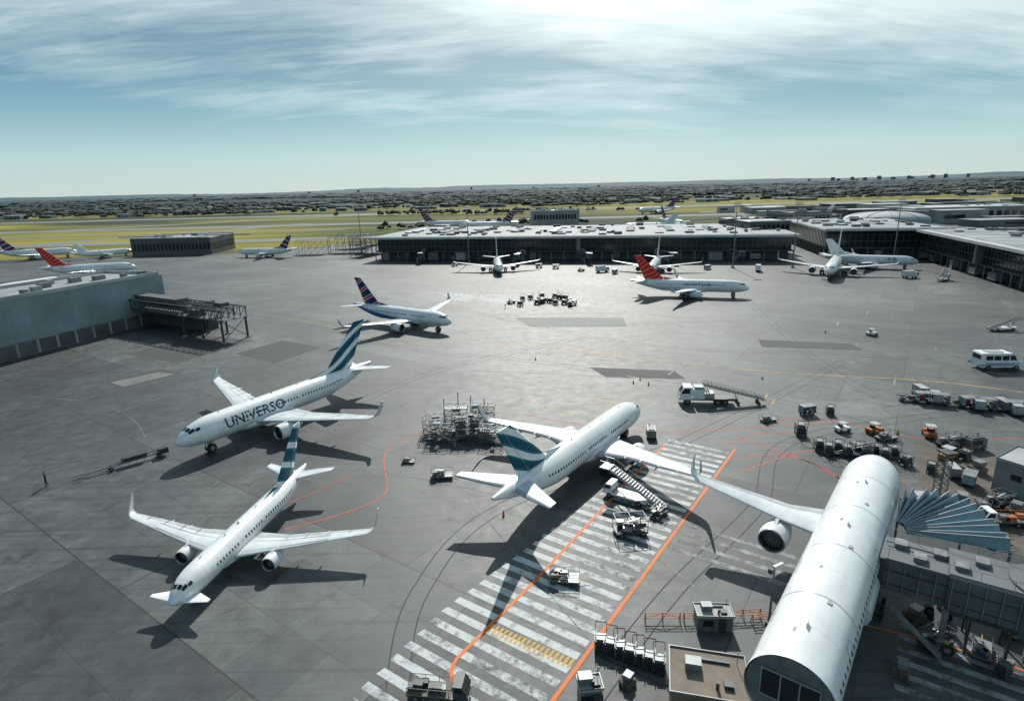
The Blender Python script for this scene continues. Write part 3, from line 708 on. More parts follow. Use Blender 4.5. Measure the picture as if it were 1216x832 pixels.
b.extr([(c.x+cos(2*pi*i/40)*30,c.y+40+sin(2*pi*i/40)*24) for i in range(40)],0,15.9,CONC); b.obj('domed_hall')
def simple_building(name,pts,h,wall,roof,bands=2,win=GLASS,pitch=3.0,par=.8,clut=6,seed=0):
    e=empty(name); rnd=random.Random(seed); P=[Vector(p[:2]) for p in pts]
    b=MB(); b.extr(P,0,h,wall,roof); b.obj('walls',e)
    b=MB()
    n=len(P); cen=sum(P,Vector((0,0)))/n
    for i in range(n):
        p,q=P[i],P[(i+1)%n]; d=q-p; L=d.length; d.normalize(); nn=Vector((d.y,-d.x)); 
        if (cen-(p+q)/2).dot(nn)>0: nn=-nn
        an=atan2(d.y,d.x)
        mid=(p+q)/2+nn*.1; b.box((mid.x,mid.y,h+par/2-.1),(L+.5,.35,par),roof)
        for k in range(bands):
            z=h*(k+.5)/bands; x=pitch
            while x<L-pitch*.5:
                m=p+d*x+nn*.03; b.box((m.x,m.y,z),(pitch*.62,.12,h/bands*.42),win,rz=an); x+=pitch
    b.obj('windows',e)
    b=MB()
    for i in range(clut):
        u,v=rnd.uniform(.15,.85),rnd.uniform(.15,.85)
        q=(P[0].lerp(P[1],u)).lerp(P[3].lerp(P[2],u),v); hh=rnd.uniform(.8,2.2)
        b.box((q.x,q.y,h+hh/2),(rnd.uniform(1.5,5),rnd.uniform(1.5,4),hh),rnd.choice([ALU,CONC,GALV]),rz=.1)
    if clut: b.obj('roof_plant',e)
    return e
def rectb(px,py,w,d,rz=0): 
    p=G(px,py); c,s=cos(rz),sin(rz); return [(p.x+x*c-y*s,p.y+x*s+y*c) for x,y in ((-w/2,0),(w/2,0),(w/2,d),(-w/2,d))]
simple_building('terminal_block',rectb(660,278,46,40),22,CONC,ROOFL,2,seed=2)
simple_building('terminal_block',rectb(912,300,26,60),20,CONCD,ROOFL,3,seed=3)
simple_building('control_building',rectb(962,285,30,50),21,CONC,ROOFD,3,seed=4)
simple_building('cargo_hangar',rectb(205,303,62,45,.03),13,CONCD,ROOFM,1,seed=5)
simple_building('cargo_hangar',rectb(1170,262,150,60),14,CONC,ROOFL,1,seed=6,pitch=8)
la=G(-60,446); lb_=G(197,380); dd=(lb_-la).xy.normalized(); nn=Vector((-dd.y,dd.x))
Lp=[la.xy,lb_.xy,lb_.xy+nn*26,la.xy+nn*26]
e=empty('warehouse_building'); b=MB(); b.extr(Lp,0,17.5,CONC,ROOFM); b.obj('walls',e)
WALLC=mat('blue_grey_cladding',(.20,.27,.30),.7,var=.3,scale=.12)
b=MB(); Lw=(lb_-la).xy.length; an=atan2(dd.y,dd.x)
k=0.
while k<Lw-.1:
    m=la.xy+dd*(k+3)-nn*.12; b.box((m.x,m.y,11),(5.96,.22,12.8),WALLC,rz=an)
    m=la.xy+dd*(k+3)-nn*.08; b.box((m.x,m.y,2.2),(5.0,.2,4.0),CONCD,rz=an); k+=6
for (p,q) in ((Lp[0],Lp[1]),(Lp[1],Lp[2]),(Lp[2],Lp[3])):
    d=(q-p); m=(p+q)/2; b.box((m.x,m.y,18),(d.length+.6,.5,1.1),ROOFL,rz=atan2(d.y,d.x))
for k in range(12):
    p=la.xy.lerp(lb_.xy,(k+.5)/12)+nn*random.uniform(4,20); b.box((p.x,p.y,18.3),(random.uniform(1,4),2,1.6),random.choice([ROOFD,CONC,GALV]),rz=an)
b.obj('cladding',e)

def gantry():
    p0=G(150,388); p1=G(268,408); d=(p1-p0).xy; L=d.length; hd=atan2(d.y,d.x); b=MB()
    z0,z1=7.0,10.5; w=9
    for yy in (0,w*.5,w):
        for z in (z0,z1): b.beam((0,yy,z),(L,yy,z),.32,STEEL)
        k=0
        while k<L-.1:
            b.beam((k,yy,z0),(k,yy,z1),.2,STEEL); b.beam((k,yy,z0),(min(k+3,L),yy,z1),.14,GALV); k+=3
    k=0
    while k<L:
        b.beam((k,0,z1),(k,w,z1),.16,STEEL); b.beam((k,0,z0),(k,w,z0),.16,STEEL); b.beam((k,0,z1),(min(k+3,L),w,z1),.1,GALV); k+=3
    b.box((L/2,w/2,z0+.1),(L,w*.9,.2),ROOFD); b.box((L*.3,w/2,z1+.5),(L*.45,w*.5,1.6),CONCD)
    b.box((L*.7,w*.3,z0+1.2),(5,3,2.2),CONCD); b.box((L*.55,w*.6,z0+1.2),(3,3,2),GALV); b.box((L*.85,w*.7,z1+.5),(4,3,1.2),CONCD)
    for x in (L*.62,L*.8,L*.985):
        for yy in (.1,w-.1):
            b.beam((x,yy,0),(x,yy,z0),.5,STEEL); b.box((x,yy,.2),(1.2,1.2,.4),CONC)
        b.beam((x,0,.5),(x,w,z0),.16,STEEL); b.beam((x,w,.5),(x,0,z0),.16,STEEL)
    b.beam((L*.8,0,.5),(L*.985,0,z0),.16,STEEL); b.beam((L*.62,0,z0),(L*.8,0,.5),.16,STEEL)
    b.box((L*.3,w+2,5),(L*.6,5,10),CONCD)
    b.obj('steel_gantry',loc=(p0.x,p0.y,0),rz=hd)
gantry()
def lattice_stage(b,L=20,w=6,h=8,n=5):
    for i in range(n+1):
        x=L*i/n
        for y in (0,w): b.beam((x,y,0),(x,y,h),.16,GALV)
        b.beam((x,0,h),(x,w,h),.14,GALV); b.beam((x,0,h*.5),(x,w,h*.5),.12,STEEL)
        if i<n:
            for y in (0,w):
                b.beam((x,y,0),(x+L/n,y,h*.5),.1,STEEL); b.beam((x,y,h*.5),(x+L/n,y,h),.1,STEEL)
                for z in (h*.5,h,h+1): b.beam((x,y,z),(x+L/n,y,z),.12,GALV)
    b.box((L/2,w/2,h*.5),(L,w*.9,.12),ROOFD); b.box((L*.6,w/2,h),(L*.7,w*.9,.14),CONCD)
for (x,y,rz,s_) in ((352,303,.1,1.2),(390,301,.05,1.4),(415,301,-.1,1.5),(430,306,1.2,1.6),(400,296,.1,1.4)):
    inst('maintenance_staging',lattice_stage,G(x,y),rz,s_)
for (x,y,a) in ((614,315,80),(800,314,100),(1010,316,85),(700,314,95),(500,313,92),(880,312,97)):
    inst('jet_bridge',jet_bridge,G(x,y),radians(a),.9)
def mast(b):
    b.tube((0,0,0),(0,0,30),.35,GALV,r1=.16,n=10); b.box((0,0,30),(4,.3,.3),GALV); b.box((0,0,31),(3,.3,.3),GALV)
    for i in range(-2,3):
        b.box((i*.9,-.3,30.1),(.6,.3,.5),ALU,rx=.5); b.box((i*.7,-.3,31.1),(.5,.3,.5),ALU,rx=.5)
    b.box((0,0,.4),(1.4,1.4,.8),CONC)
for p in ((557,312),(870,318),(941,318),(430,300),(1060,312)): inst('floodlight_mast',mast,G(*p),random.uniform(-.2,.2),1.1)
def post(b):
    b.tube((0,0,0),(0,0,8.6),.14,GALV,r1=.09,n=10); b.box((.5,0,8.6),(1.3,.3,.16),ALU); b.box((-.5,0,8.3),(.5,.4,.5),STEEL); b.box((0,0,.25),(.7,.7,.5),CONC); b.box((0,.18,1.6),(.4,.25,.6),STEEL)
inst('street_lamp',post,G(911,757),.5)

# ------------------------------------------------------------------ ground support equipment
rg_=random.Random(11)
def cart(b,fill=True):
    b.box((0,0,.55),(3.0,1.55,.12),STEEL)
    for x in (-1,1):
        for y in (-.6,.6): b.wheel(x,y,.26,.16)
    for x in (-1.45,1.45):
        for y in (-.72,.72): b.beam((x,y,.6),(x,y,2.0),.05,GALV)
    b.box((0,0,2.03),(3.1,1.65,.07),GALV); b.box((-1.46,0,1.3),(.04,1.5,1.4),CANVAS); b.box((1.46,0,1.3),(.04,1.5,1.4),CANVAS)
    b.beam((0,-.74,.9),(0,-.74,2),.04,GALV); b.beam((1.5,0,.5),(2.5,0,.35),.06,STEEL)
    for i in range(9): b.box((rg_.uniform(-1.1,1.1),rg_.uniform(-.4,.4),.75+.3*(i%3)),(.7,.45,.3),rg_.choice(LUG),rz=rg_.uniform(-.3,.3))
def cart_open(b):
    b.box((0,0,.5),(3.2,1.6,.12),GALV)
    for x in (-1.1,1.1):
        for y in (-.65,.65): b.wheel(x,y,.25,.16)
    for x in (-1.55,0,1.55):
        for y in (-.75,.75): b.beam((x,y,.5),(x,y,1.25),.045,STEEL)
    for y in (-.75,.75):
        for z in (.85,1.25): b.beam((-1.55,y,z),(1.55,y,z),.04,STEEL)
    for i in range(8): b.box((rg_.uniform(-1.2,1.2),rg_.uniform(-.45,.45),.72+.28*(i%2)),(.75,.5,.3),rg_.choice(LUG+[GALV,GALV]),rz=rg_.uniform(-.4,.4))
    b.beam((1.6,0,.45),(2.7,0,.3),.06,YELLOW)
def uld(b):
    b.box((0,0,.5),(3.3,1.9,.14),STEEL); 
    for x in (-1.2,1.2):
        for y in (-.7,.7): b.wheel(x,y,.24,.16)
    b.add([(-1.5,-.75,.6),(.95,-.75,.6),(1.5,-.75,1.2),(1.5,-.75,2.1),(-1.5,-.75,2.1),(-1.5,.75,.6),(.95,.75,.6),(1.5,.75,1.2),(1.5,.75,2.1),(-1.5,.75,2.1)],
          [(0,1,2,3,4),(9,8,7,6,5),(0,5,6,1),(1,6,7,2),(2,7,8,3),(3,8,9,4),(4,9,5,0)],ALU)
    for x in (-1.5,0,1.48):
        for y in (-.77,.77): b.box((x,y,1.4),(.07,.05,1.4),GALV)
    b.box((0,-.78,1.35),(1.3,.03,1.1),CANVAS); b.beam((1.6,0,.45),(2.7,0,.3),.06,STEEL)
def tug(b,col=YELLOW):
    b.prism([(-1.5,.35),(1.5,.35),(1.55,.8),(1.3,1.05),(.35,1.1),(.3,.75),(-.5,.75),(-.6,1.1),(-1.5,1.05)],-.75,.75,col)
    for x in (-.95,.95):
        for y in (-.72,.72): b.wheel(x,y,.38,.25)
    b.box((-.35,0,.95),(.5,1.1,.14),BLACK); b.box((-.62,0,1.3),(.12,1.1,.6),BLACK); b.tube((.3,.3,1.0),(.1,.3,1.35),.03,STEEL); b.tube((.08,.3,1.33),(.06,.3,1.37),.18,BLACK,n=12)
    for x in (-.75,.45):
        for y in (-.65,.65): b.beam((x,y,1),(x,y,2.0),.04,STEEL)
    b.box((-.15,0,2.03),(1.5,1.45,.08),ROOFL); b.box((1.57,0,.6),(.1,1.3,.25),BLACK); b.box((-1.6,0,.5),(.2,.3,.2),STEEL)
def tug_w(b): tug(b,WHITE)
def tug_o(b): tug(b,ORANGE)
def vcab(b,x0,x1,w,h,z,m=WHITE):
    b.prism([(x0,z),(x1,z),(x1,z+h*.45),(x1-.35*(x1-x0),z+h),(x0,z+h)],-w/2,w/2,m)
    a=Vector((x1-.03*(x1-x0),0,z+h*.5)); c=Vector((x1-.32*(x1-x0),0,z+h*.94)); d=c-a; n=Vector((d.z,0,-d.x)).normalized()*.012
    b.add([(a.x+n.x,-w*.43,a.z+n.z),(a.x+n.x,w*.43,a.z+n.z),(c.x+n.x,w*.4,c.z+n.z),(c.x+n.x,-w*.4,c.z+n.z)],[(0,1,2,3)],GLASS)
    for s_ in (1,-1):
        y=s_*(w/2+.012); b.add([(x0+.15*(x1-x0),y,z+h*.5),(x1-.1*(x1-x0),y,z+h*.5),(x1-.38*(x1-x0),y,z+h*.9),(x0+.15*(x1-x0),y,z+h*.9)],[(0,1,2,3)],GLASS)
        b.box((x1-.2*(x1-x0),s_*(w/2+.15),z+h*.6),(.1,.2,.35),BLACK)
        b.box((x1+.01,s_*w*.36,z+h*.2),(.05,.3,.18),ALU)
    b.box((x1+.05,0,z+.05),(.12,w,.25),STEEL)
def loader_truck(b):
    b.box((0,0,.95),(9,2.2,.3),STEEL)
    for x in (-3,-1.8,3.2):
        for y in (-1,1): b.wheel(x,y,.52,.35)
    vcab(b,2.6,4.6,2.4,2.2,.9)
    b.box((1.4,0,1.9),(1.9,2.3,1.7),WHITE); b.box((1.4,0,2.9),(1.6,1.8,.35),GALV); b.box((-.4,0,1.5),(1.6,2.1,.9),ALU)
    for i in range(4): b.box((-.3+.4*i,0,2.1),(.12,2.0,.5),STEEL)
    p0=Vector((.6,0,3.3)); p1=Vector((-9.6,0,.9))
    for y in (-.6,.6):
        b.beam(p0+Vector((0,y,0)),p1+Vector((0,y,0)),.12,GALV); b.beam(p0+Vector((0,y,.7)),p1+Vector((0,y,.5)),.06,ALU)
        for i in range(15):
            q=p0.lerp(p1,i/14)+Vector((0,y,0)); b.beam(q,q+Vector((0,0,.65)),.05,ALU)
            if i<14: b.beam(q,p0.lerp(p1,(i+1)/14)+Vector((0,y,.6)),.04,GALV)
    m=(p0+p1)/2; b.box(m+Vector((0,0,.05)),((p1-p0).length,1.1,.08),BLACK,ry=atan2(2.4,10.2)*-1)
    for x in (-5.2,-8.6):
        for y in (-.7,.7): b.beam((x,y,.3),(x+.3,y*.9,1.6),.1,STEEL); b.wheel(x,y,.3,.2)
def belt(b):
    b.box((0,0,.6),(6,1.7,.35),WHITE); 
    for x in (-2,2):
        for y in (-.8,.8): b.wheel(x,y,.36,.25)
    b.box((1.8,.5,1.1),(1.1,.7,.7),WHITE); b.box((1.4,.5,1.5),(.1,.6,.5),BLACK)
    an=.28; b.box((0,-.3,1.6),(8,.9,.12),BLACK,ry=-an)
    for y in (-.8,.2): b.box((0,y,1.68),(8,.06,.2),GALV,ry=-an)
    b.beam((2,-.3,.7),(2.4,-.3,2.1),.1,STEEL); b.beam((-1,-.3,.7),(-1,-.3,1.3),.1,STEEL)
def van(b):
    b.prism([(-3.0,.45),(2.5,.45),(2.95,.6),(2.95,1.15),(2.1,1.45),(1.45,2.35),(1.1,2.5),(-2.9,2.5),(-3.0,2.3)],-1.05,1.05,WHITE)
    for x in (-1.9,1.9):
        for y in (-.98,.98): b.wheel(x,y,.38,.26)
    b.add([(2.06,-.9,1.5),(2.06,.9,1.5),(1.5,.82,2.3),(1.5,-.82,2.3)],[(0,1,2,3)],GLASS)
    for s_ in (1,-1):
        y=s_*1.06; b.add([(.9,y,1.5),(1.85,y,1.5),(1.4,y,2.2),(.9,y,2.2)],[(0,1,2,3)],GLASS)
        for x in (-2.4,-1.3,-.2): b.add([(x,y,1.5),(x+.95,y,1.5),(x+.95,y,2.15),(x,y,2.15)],[(0,1,2,3)],GLASS)
        b.box((0,s_*1.06,1.0),(4.6,.03,.12),BLUE); b.box((2.93,s_*.75,.95),(.08,.35,.22),ALU)
        b.box((.4,s_*1.065,1.4),(.03,.02,1.6),STEEL); b.box((-.9,s_*1.065,.75),(5.0,.02,.3),FLAP)
    b.box((-3.03,0,1.9),(.04,1.6,.6),GLASS); b.box((2.95,0,.6),(.15,2.0,.22),STEEL); b.box((-.9,0,2.56),(2.2,1.2,.1),FLAP)
def boxtruck(b,c=WHITE):
    b.box((0,0,.8),(7,2.1,.25),STEEL)
    for x in (-2.2,2.3):
        for y in (-1,1): b.wheel(x,y,.48,.3)
    vcab(b,2.0,3.8,2.3,2.0,.8,WHITE); b.box((-.9,0,2.2),(5.2,2.4,2.5),c)
    for x in (-3.4,-2.1,-.8,.5,1.6):
        for s_ in (1,-1): b.box((x,s_*1.22,2.2),(.08,.05,2.4),GALV)
    b.box((-.9,0,3.5),(5.3,2.45,.1),ROOFL)
def flatbed(b,dark=False):
    cab=STEEL if dark else WHITE; fr=STEEL if dark else ORANGE
    b.box((0,0,.75),(7,2.2,.2),STEEL)
    for x in (-2.4,-1.4,2.4):
        for y in (-1,1): b.wheel(x,y,.46,.3)
    vcab(b,2.1,3.8,2.3,1.9,.75,cab); b.box((-.9,0,.95),(5.2,2.3,.12),BROWN)
    for i in range(9): b.box((rg_.uniform(-3,1),rg_.uniform(-.6,.6),1.35),(rg_.uniform(.5,1.3),.8,rg_.uniform(.4,1.1)),rg_.choice([STEEL,STEEL,GALV,fr]),rz=rg_.uniform(-.3,.3))
    for x in (-3.4,-1.7,0,1.6):
        for y in (-1.1,1.1): b.beam((x,y,1),(x,y,1.9),.06,fr)
    for y in (-1.1,1.1): b.beam((-3.4,y,1.9),(1.6,y,1.9),.06,fr)
def flatbed_d(b): flatbed(b,True)
def gpu(b):
    b.box((0,0,1.0),(2.8,1.5,1.2),GALV,top=(.95,.95)); b.box((0,0,1.65),(2.2,1.1,.15),STEEL)
    for x in (-.9,.9):
        for y in (-.7,.7): b.wheel(x,y,.32,.2)
    for i in range(6): b.box((-1+.3*i,-.76,1.1),(.12,.04,.7),BLACK)
    b.tube((.8,.3,1.6),(.8,.3,2.1),.07,STEEL); b.beam((1.4,0,.5),(2.4,0,.3),.06,YELLOW); b.box((-1.1,0,.5),(.6,1.6,.2),YELLOW)
def cone(b):
    b.box((0,0,.03),(.5,.5,.06),ORANGE); b.tube((0,0,.06),(0,0,.9),.2,ORANGE,r1=.04,n=12); b.tube((0,0,.4),(0,0,.58),.135,WHITE,r1=.1,n=12)
def barrier(b):
    for x in (0,2.2,4.4):
        for y in (-.4,.4): b.beam((x,y,0),(x,0,1.4),.08,ORANGE)
    for z in (.6,1.0,1.35): b.beam((-.2,0,z),(4.6,0,z),.07,ORANGE)
    b.beam((0,0,.6),(2.2,0,1.35),.05,ORANGE); b.beam((4.4,0,.6),(2.2,0,1.35),.05,ORANGE)
def trolley(b):
    b.box((0,0,.35),(1.3,.9,.08),STEEL)
    for x in (-.5,.5):
        for y in (-.38,.38): b.wheel(x,y,.16,.09)
    for y in (-.42,.42):
        b.beam((-.6,y,.4),(-.75,y,1.7),.05,GALV); b.beam((.6,y,.4),(.6,y,1.1),.05,GALV); b.beam((-.65,y,1.1),(.6,y,1.1),.045,GALV); b.beam((-.6,y,.5),(.6,y,1.1),.035,GALV)
    b.beam((-.75,-.42,1.7),(-.75,.42,1.7),.05,BLACK); b.box((.0,0,.65),(1.0,.75,.5),STEEL)
    b.box((.1,0,1.0),(.7,.6,.2),GALV)
def rack(b):
    r=random.Random(4)
    for (ox,oy,a,n) in ((0,0,.05,4),(6,1.5,.2,5),(11.5,.3,-.15,4),(3,4.5,.1,6),(9,5.2,-.05,6),(-1.5,3.2,.3,4)):
        A=Matrix.Translation((ox,oy,0))@Matrix.Rotation(a,4,'Z'); T0=b.T; b.T=T0@A
        for k in range(n):
            z=.35+k*1.15; o=r.uniform(-.25,.25)
            if r.random()<.7: b.box((2.6+o,1.3,z),(5.2,r.uniform(.7,2.3),.08),r.choice([GALV,STEEL,BROWN,STEEL]))
            for x in (0,1.75,3.5,5.2):
                for y in (.1,2.5): b.beam((x+o,y,z-.35),(x+o,y,z+.8),.095,r.choice([GALV,ALU]))
            for y in (.1,2.5):
                b.beam((o,y,z+.75),(5.2+o,y,z+.75),.085,ALU); b.beam((o,y,z),(5.2+o,y,z),.08,GALV)
                for x in (0,1.75,3.5): b.beam((x+o,y,z),(x+1.7+o,y,z+.75),.055,GALV)
            for x in (0,1.75,3.5,5.2): b.beam((x+o,.1,z+.75),(x+o,2.5,z+.75),.06,GALV)
            if r.random()<.6: b.box((r.uniform(1,4),1.3,z+.3),(r.uniform(.8,1.8),1.2,.4),r.choice([STEEL,BROWN,CANVAS,GALV]),rz=r.uniform(-.2,.2))
        b.T=T0
    for i in range(34): b.beam((r.uniform(-3,16),r.uniform(-3,8),.2),(r.uniform(-3,16),r.uniform(-1,8),r.uniform(.3,6)),.07,r.choice([GALV,ALU,STEEL]))
    for (x,y,h) in ((3,5.5,8.5),(9,6.5,9),(12,7,8),(6,7,9.5)): b.tube((x,y,0),(x,y,h),.1,GALV)
def stairs_truck(b,z=4.4,L=9):
    b.box((L*.6,0,.8),(7,2.2,.3),WHITE)
    for x in (L*.6-2.4,L*.6+2.4):
        for y in (-1,1): b.wheel(x,y,.45,.3)
    vcab(b,L*.6+2.0,L*.6+3.5,2.1,1.5,.8)
    n=20
    for i in range(n):
        u=i/n; b.box((u*L*.85,0,.5+u*(z-.5)),(L*.05,1.6,.08),GALV)
    for y in (-.85,.85):
        b.beam((0,y,.3),(L*.85,y,z),.2,ALU); b.beam((0,y,1.4),(L*.85,y,z+1.1),.06,ALU); b.beam((L*.85,y,z+1.1),(L,y,z+1.1),.06,ALU)
        for i in range(8): u=i/7; b.beam((u*L*.85,y,.4+u*(z-.4)),(u*L*.85,y,1.4+u*(z-.3)),.05,ALU)
    b.box((L*.93,0,z),(L*.16,2,.15),GALV); b.beam((L*.8,-.6,1),(L*.6,-.6,z*.72),.16,STEEL); b.beam((L*.8,.6,1),(L*.6,.6,z*.72),.16,STEEL)
def machinery(b):
    r=random.Random(8); b.box((0,0,.6),(4.6,2.6,.3),STEEL)
    for x in (-1.6,1.6):
        for y in (-1.2,1.2): b.wheel(x,y,.42,.3)
    for i in range(16): b.box((r.uniform(-1.9,1.9),r.uniform(-.9,.9),1.0+r.uniform(0,.9)),(r.uniform(.4,1.3),r.uniform(.4,1),r.uniform(.3,.9)),r.choice([GALV,STEEL,STEEL,ALU,CONCD]),rz=r.uniform(-.4,.4))
    for x in (-2.2,0,2.2):
        for y in (-1.25,1.25): b.beam((x,y,.7),(x,y,2.6),.08,GALV)
    for y in (-1.25,1.25): b.beam((-2.2,y,2.6),(2.2,y,2.6),.08,GALV); b.beam((-2.2,y,.8),(0,y,2.6),.06,GALV); b.beam((0,y,2.6),(2.2,y,.8),.06,GALV)
    for x in (-2.2,0,2.2): b.beam((x,-1.25,2.6),(x,1.25,2.6),.07,GALV)
    b.tube((-.5,0,1.5),(1.6,.2,1.8),.35,ALU,n=12); b.tube((1.2,-.8,1),(1.2,-.8,2.9),.09,STEEL)
def pallets(b):
    for i in range(4):
        for k in range(7): b.box((-.6+k*.2,i*.02,.08+.17*i),(.1,1.1,.03),BROWN)
        for y in (-.5,0,.5): b.box((0,y,.02+.17*i),(1.3,.09,.09),BROWN)
    b.box((.1,0,.95),(.9,.8,.5),GALV,rz=.2)
D_=radians
inst('belt_loader_truck',loader_truck,G(838,478),D_(180-8),1.25)
inst('van',van,G(1183,437),D_(-4),1.7)
for i in range(8):
    p=G(1078+i*18,476+i*1.9); inst('baggage_cart',cart if i%3 else cart_open,p,D_(-12)+rg_.uniform(-.2,.2),1.15,key='cart%d'%(i%3>0))
for i,(x,y) in enumerate(((1160,486),(1190,487),(1205,492),(1092,470),(1110,478))): inst('container_dolly',uld,G(x,y),D_(80)+rg_.uniform(-.3,.3),1.1)
for i in range(9):
    p=G(972+i*11,534+(i%2)*4+i*1.0); inst('luggage_trolley',trolley,p,D_(75)+rg_.uniform(-.2,.2),1.7)
for (x,y,f,nm,rz,s_) in ((958,492,cart,'baggage_cart',.2,1.),(985,492,trolley,'luggage_trolley',1.2,1.6),(950,516,trolley,'luggage_trolley',1.3,2.),(1000,512,tug_w,'baggage_tractor',.2,.9),(1038,514,tug_o,'baggage_tractor',.3,1.0),(1052,522,cart_open,'baggage_cart',.3,1.2),
    (912,500,cart_open,'baggage_cart',.3,1.),(1103,518,tug_o,'baggage_tractor',1.2,1.1),(1128,530,machinery,'service_unit',.2,.9),(1155,532,gpu,'ground_power_unit',.2,1.3),(1125,545,tug,'baggage_tractor',.5,1.1),(1145,545,trolley,'luggage_trolley',.5,1.5),
    (1192,622,flatbed,'flatbed_truck',D_(175),.85),(1185,600,machinery,'service_unit',.3,.8),(1175,640,cart_open,'baggage_cart',.1,1.2),(1200,583,tug_o,'baggage_tractor',1.2,1.1),(1165,608,trolley,'luggage_trolley',1.2,1.5),(1150,575,cart,'baggage_cart',.8,1.),(1130,565,uld,'container_dolly',1.3,.9),
    (670,690,cart_open,'baggage_cart',-.15,1.15),(525,567,cart_open,'baggage_cart',.05,1.15),(485,549,cart_open,'baggage_cart',-.2,.7),(773,518,gpu,'ground_power_unit',1.4,1.1),(1190,392,belt,'belt_loader',.1,1.3),
    (1035,398,tug_w,'baggage_tractor',0,1.),(715,323,boxtruck,'box_truck',.2,1.),(690,322,tug,'baggage_tractor',.2,1.2),(730,325,uld,'container_dolly',1,1.2),(1080,330,boxtruck,'box_truck',.1,1.),
    (748,632,machinery,'service_unit',.1,.95),(782,612,machinery,'service_unit',.9,.6),(520,826,flatbed_d,'flatbed_truck',D_(-8),.8),
    (1090,600,tug_o,'baggage_tractor',1.4,1.),(1075,552,trolley,'luggage_trolley',.4,1.5),(1010,540,belt,'belt_loader',-.2,.9),
    (1110,765,machinery,'service_unit',.4,.7),(1165,775,cart_open,'baggage_cart',.9,1.),(1205,752,gpu,'ground_power_unit',.3,.9),(1085,735,pallets,'pallet_stack',.3,1.3),(1070,800,pallets,'pallet_stack',.9,1.2),(1190,800,trolley,'luggage_trolley',.5,1.2),
    (870,800,pallets,'pallet_stack',.2,1.1),(745,812,pallets,'pallet_stack',.7,1.),(1140,600,pallets,'pallet_stack',.7,1.6),(1160,560,pallets,'pallet_stack',.1,1.6),(1105,560,trolley,'luggage_trolley',.9,1.4),(1205,610,pallets,'pallet_stack',.5,1.5),
    (540,316,tug_w,'baggage_tractor',.3,1.2),(640,318,cart,'baggage_cart',.2,1.2),(660,319,cart,'baggage_cart',.1,1.2),(840,320,uld,'container_dolly',.5,1.2),(900,322,boxtruck,'box_truck',1.2,1.)):
    inst(nm,f,G(x,y),rz,s_,key=f.__name__)
for i in range(18):
    inst('luggage_trolley',trolley,G(612+rg_.uniform(0,66),351+rg_.uniform(0,13)),rg_.uniform(0,3),1.8)
inst('baggage_tractor',tug_w,G(607,360),.2,1.1,key='tug_w'); inst('baggage_cart',cart,G(680,362),.2,1.0,key='cart')
for i in range(7): inst('luggage_trolley',trolley,G(713+i*11.5,768+i*4.2),D_(-100)+rg_.uniform(-.15,.15),1.35,key='luggage_trolley')
for p in ((752,455),(770,457),(636,427),(760,451),(980,395),(905,450),(598,612)): inst('traffic_cone',cone,G(*p),.3,1.0)
for p,rz in (((766,738),D_(-2)),((812,738),D_(0)),((862,735),D_(2)),((893,740),D_(4))): inst('safety_barrier',barrier,G(*p),rz,.85)
inst('equipment_rack_stack',rack,G(508,526),D_(-4),.85)
top=G(716,552,4.6); foot=G(790,606,0); d=(top-foot).xy; ln_=d.length
b=MB(); stairs_truck(b,4.6,ln_); b.obj('passenger_stairs',loc=(foot.x,foot.y,0),rz=atan2(d.y,d.x))
inst('passenger_stairs',lambda b:stairs_truck(b,4.2,9),G(1115,335),D_(40),1.2,key='st2')
b=MB(); 
b.beam((0,0,.5),(9,0,.6),.16,GALV); b.beam((1,.5,.4),(8,.5,.9),.1,STEEL); b.beam((0,0,.5),(-2.2,.7,.35),.12,GALV); b.beam((0,0,.5),(-2.2,-.7,.35),.12,GALV)
for x in (2,8): b.wheel(x,.5,.3,.18); b.wheel(x,-.5,.3,.18)
b.box((5,.2,1),(3,.9,.5),STEEL); b.box((8.6,0,.9),(1.2,1.2,.8),STEEL)
for i in range(8): b.beam((1+i,-.5,.3),(1.5+i,.6,1.1),.06,GALV)
p=G(112,564); q=G(196,540); b.obj('tow_bar_trailer',loc=(p.x,p.y,0),rz=atan2((q-p).y,(q-p).x)).scale=(1.25,1.25,1.25)
def shed(b,L=6.5,W=5.2,h=3.4,m=BROWN):
    b.box((0,0,h/2),(L,W,h),m); b.box((0,0,h+.1),(L+.3,W+.3,.2),ROOFL if m is not BROWN else BROWN)
    k=-L/2+.3
    while k<L/2:
        for s_ in (1,-1): b.box((k,s_*(W/2+.03),h/2),(.1,.06,h-.1),m)
        k+=.5
    for s_ in (-1,1):
        b.box((0,s_*(W/2+.1),h+.28),(L+.3,.1,.16),GALV); b.box((s_*(L/2+.1),0,h+.281),(.1,W+.1,.16),GALV)
    b.box((L*.2,-W/2-.06,1.1),(1,.08,2.1),STEEL); b.box((-L*.2,-W/2-.06,h*.6),(1.3,.08,.9),GLASS); b.box((L/2+.03,0,h*.6),(.08,2,.9),GLASS)
    b.box((-L*.2,W*.1,h+.6),(1.4,1.1,.8),GALV); b.box((L*.25,-W*.2,h+.35),(.8,.8,.4),STEEL); b.beam((L*.4,W*.3,h),(L*.4,W*.3,h+1.6),.06,GALV)
    b.box((L*.05,W*.3,h+.3),(L*.5,.3,.2),STEEL); b.tube((L*.1,-W*.3,h),(L*.1,-W*.3,h+.9),.15,STEEL)
inst('site_cabin',shed,G(838,838),D_(-14),1.0)
inst('shipping_container',lambda b:shed(b,4.6,2.4,2.2,GALV),G(846,742),D_(-4),.8,key='cont1')
inst('utility_cabinet',lambda b:shed(b,2.2,1.7,2.6,GALV),G(700,836),D_(5),.9,key='cab1')
inst('site_cabin',lambda b:shed(b,9,7,5,CONC),G(1232,588),D_(-60),1.,key='shed2')
b=MB()
for x in (-.6,.6):
    for y in (-.6,.6): b.beam((x,y,0),(x,y,7),.1,GALV)
